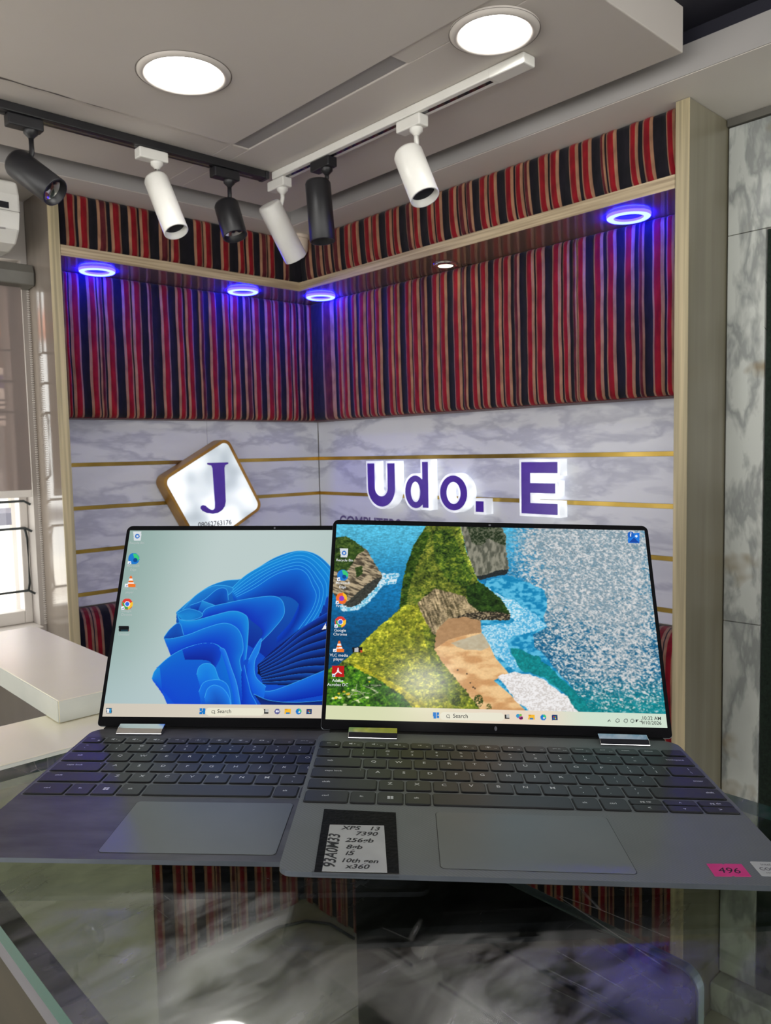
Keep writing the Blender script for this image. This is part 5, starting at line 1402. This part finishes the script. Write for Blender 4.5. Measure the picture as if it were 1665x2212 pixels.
CB, HB = paint_beach()
bR = laptop('open laptop on the right with beach wallpaper and handwritten label', (-1.4080, -2.0386, 1.1078), -44.102, .0396, -.0073, .4903, CB, False, .0008)
def lap_quad(corners): return corners
# unseen right corners of the left screen follow from its own plane
QL = [(282.7, 1144), (903, 1146.2), (931, 1560.5), (220, 1546)]
CS, HL = paint_swirl(QL)
bL = laptop('open laptop on the left with blue swirl wallpaper, partly behind the other', (-1.5322, -1.8712, 1.1037), -45.21, .0151, 0.0, .4714, CS, True, .0012)

# lettering on the screens: photo-pixel anchors mapped back on each screen plane
def to_uv(Hm, x, y):
    Hi = np.linalg.inv(Hm); p = Hi @ np.array([x, y, 1]); return p[0] / p[2], p[1] / p[2]
def screen_text(lo, Hm, items, name, m):
    b = MB()
    for txt, x, y, size, al in items:
        u, v = to_uv(Hm, x, y)
        put_text(b, txt, size, lambda q: ((u - .5) * SW + q[0], SB + SHt * (1 - v) + q[1], .0004), 0, align=al, bold=.006)
    o = b.build(name, m, lo); o['kind'] = 'stuff'
    return o
M['txt_white'] = emit('screen_text_white', (.85, .88, .9), .9)
M['txt_dark'] = emit('screen_text_dark', (.05, .055, .055), .9)
M['txt_faint'] = emit('screen_text_faint', (.50, .56, .55), .9)
screen_text(bR[1], HB, [('Recycle Bin', 746, 1213, .0034, 'CENTER'), ('Microsoft', 742, 1262, .0034, 'CENTER'), ('Edge', 741, 1271, .0034, 'CENTER'), ('Firefox', 738, 1312, .0034, 'CENTER'), ('Google', 735, 1365, .0036, 'CENTER'), ('Chrome', 735, 1373.5, .0036, 'CENTER'),
                        ('VLC media', 732, 1419, .0036, 'CENTER'), ('player', 731, 1427.5, .0036, 'CENTER'), ('Adobe', 729, 1474, .0036, 'CENTER'), ('Acrobat DC', 729, 1483, .0036, 'CENTER')], 'icon_names', M['txt_white'])
screen_text(bR[1], HB, [('Search', 977, 1552.5, .0048, 'LEFT'), ('10:32 AM', 1428, 1559.5, .0042, 'RIGHT'), ('9/10/2026', 1428.5, 1569.5, .0042, 'RIGHT')], 'taskbar_text', M['txt_dark'])
screen_text(bL[1], HL, [('Recycle Bin', 297, 1172, .0032, 'CENTER'), ('Microsoft', 289, 1220, .0032, 'CENTER'), ('Edge', 289, 1228, .0032, 'CENTER'), ('VLC media', 282, 1268, .0032, 'CENTER'), ('player', 281, 1276, .0032, 'CENTER'), ('Google', 274, 1316, .0032, 'CENTER'),
                        ('Chrome', 274, 1324, .0032, 'CENTER'), ('Untitled', 268, 1367, .0032, 'CENTER')], 'icon_names', M['txt_faint'])
screen_text(bL[1], HL, [('Search', 473, 1541, .0048, 'LEFT')], 'taskbar_text', M['txt_dark'])

# stickers on the right laptop's palm rest
rt = bR[0]
M['tape_black'] = noisy('taped_black_weave', (0.006, 0.006, 0.007), (0.016, 0.016, 0.018), (400, 400, 400), .55, .3, 3, spec=.06)
M['paper'] = noisy('white_paper', (0.62, 0.64, 0.64), (0.68, 0.70, 0.70), (60, 60, 60), .7)
M['pink'] = noisy('pink_paper', srgb(236, 54, 140), srgb(246, 72, 156), (60, 60, 60), .7)
b = MB(); b.prism([(-.1275, -.2266), (-.0802, -.2262), (-.0828, -.1510), (-.1298, -.1488)], .00012, .0003); o = b.build('tape_backing', M['tape_black'], rt); o['label'] = 'glossy black taped square around the paper label'
b = MB(); b.prism([(-.1232, -.2262), (-.0868, -.2256), (-.0900, -.1700), (-.1240, -.1708)], .0003, .0005); pl_ = b.build('paper_label', M['paper'], rt); pl_['label'] = 'white paper label with black handwriting'
hw = MB()
def hand(txt, x, y, size, rot=0.0, bold=.022):
    c, s = math.cos(rot), math.sin(rot)
    put_text(hw, txt, size, lambda q: (x + q[0] * c - q[1] * s, y + q[0] * s + q[1] * c, .00056), 0, shear=.22, bold=bold)
hand('XPS   13', -.1165, -.1768, .0068); hand('7390', -.1075, -.1838, .0068); hand('256gb', -.1130, -.1922, .0070); hand('8gb', -.1120, -.2005, .0068)
hand('i5', -.1118, -.2078, .0070); hand('10th gen', -.1140, -.2160, .0062); hand('x360', -.1105, -.2225, .0066)
hand('93A0M33', -.1165, -.2225, .0100, math.pi / 2)
hw.build('handwriting', M['ink'], pl_)
b = MB()
b.prism([(-.1285, -.2262), (-.0800, -.2262), (-.0800, -.2285), (-.1285, -.2285)], -.0012, .0006); 
b.prism([(-.118, -.2270), (-.078, -.2285), (-.0775, -.2300), (-.090, -.2300)], -.0062, -.0052)
o = b.build('clear_tape', M['tape'], rt); o['label'] = 'clear tape folded over the front edge'
b = MB(); b.prism([(.0970, -.2185), (.1065, -.2183), (.1075, -.2172), (.1085, -.2182), (.1176, -.2178), (.1178, -.2042), (.1080, -.2044), (.1072, -.2053), (.1062, -.2045), (.0974, -.2050)], .00004, .0002); pk = b.build('pink_sticker', M['pink'], rt); pk['label'] = 'bright pink price sticker marked 496'
hw = MB(); put_text(hw, '496', .0085, lambda q: (q[0] + .1008, q[1] + -.2148, .00026), 0, shear=.2); hw.build('handwriting', M['ink'], pk)
b = MB(); b.prism(rrect(.1238, -.2168, .1440, -.2008, .001, 3), .00004, .0002); ws = b.build('white_sticker', M['paper'], rt); ws['label'] = 'small white sticker at the front right corner'
hw = MB(); put_text(hw, 'intel', .0034, lambda q: (q[0] + .1286, q[1] + -.2052, .00026), 0); put_text(hw, 'CORE i5', .0042, lambda q: (q[0] + .1258, q[1] + -.2105, .00026), 0, bold=.02); put_text(hw, '10th GEN', .0022, lambda q: (q[0] + .1276, q[1] + -.2140, .00026), 0)
hw.build('sticker_print', M['ink_grey'], ws)
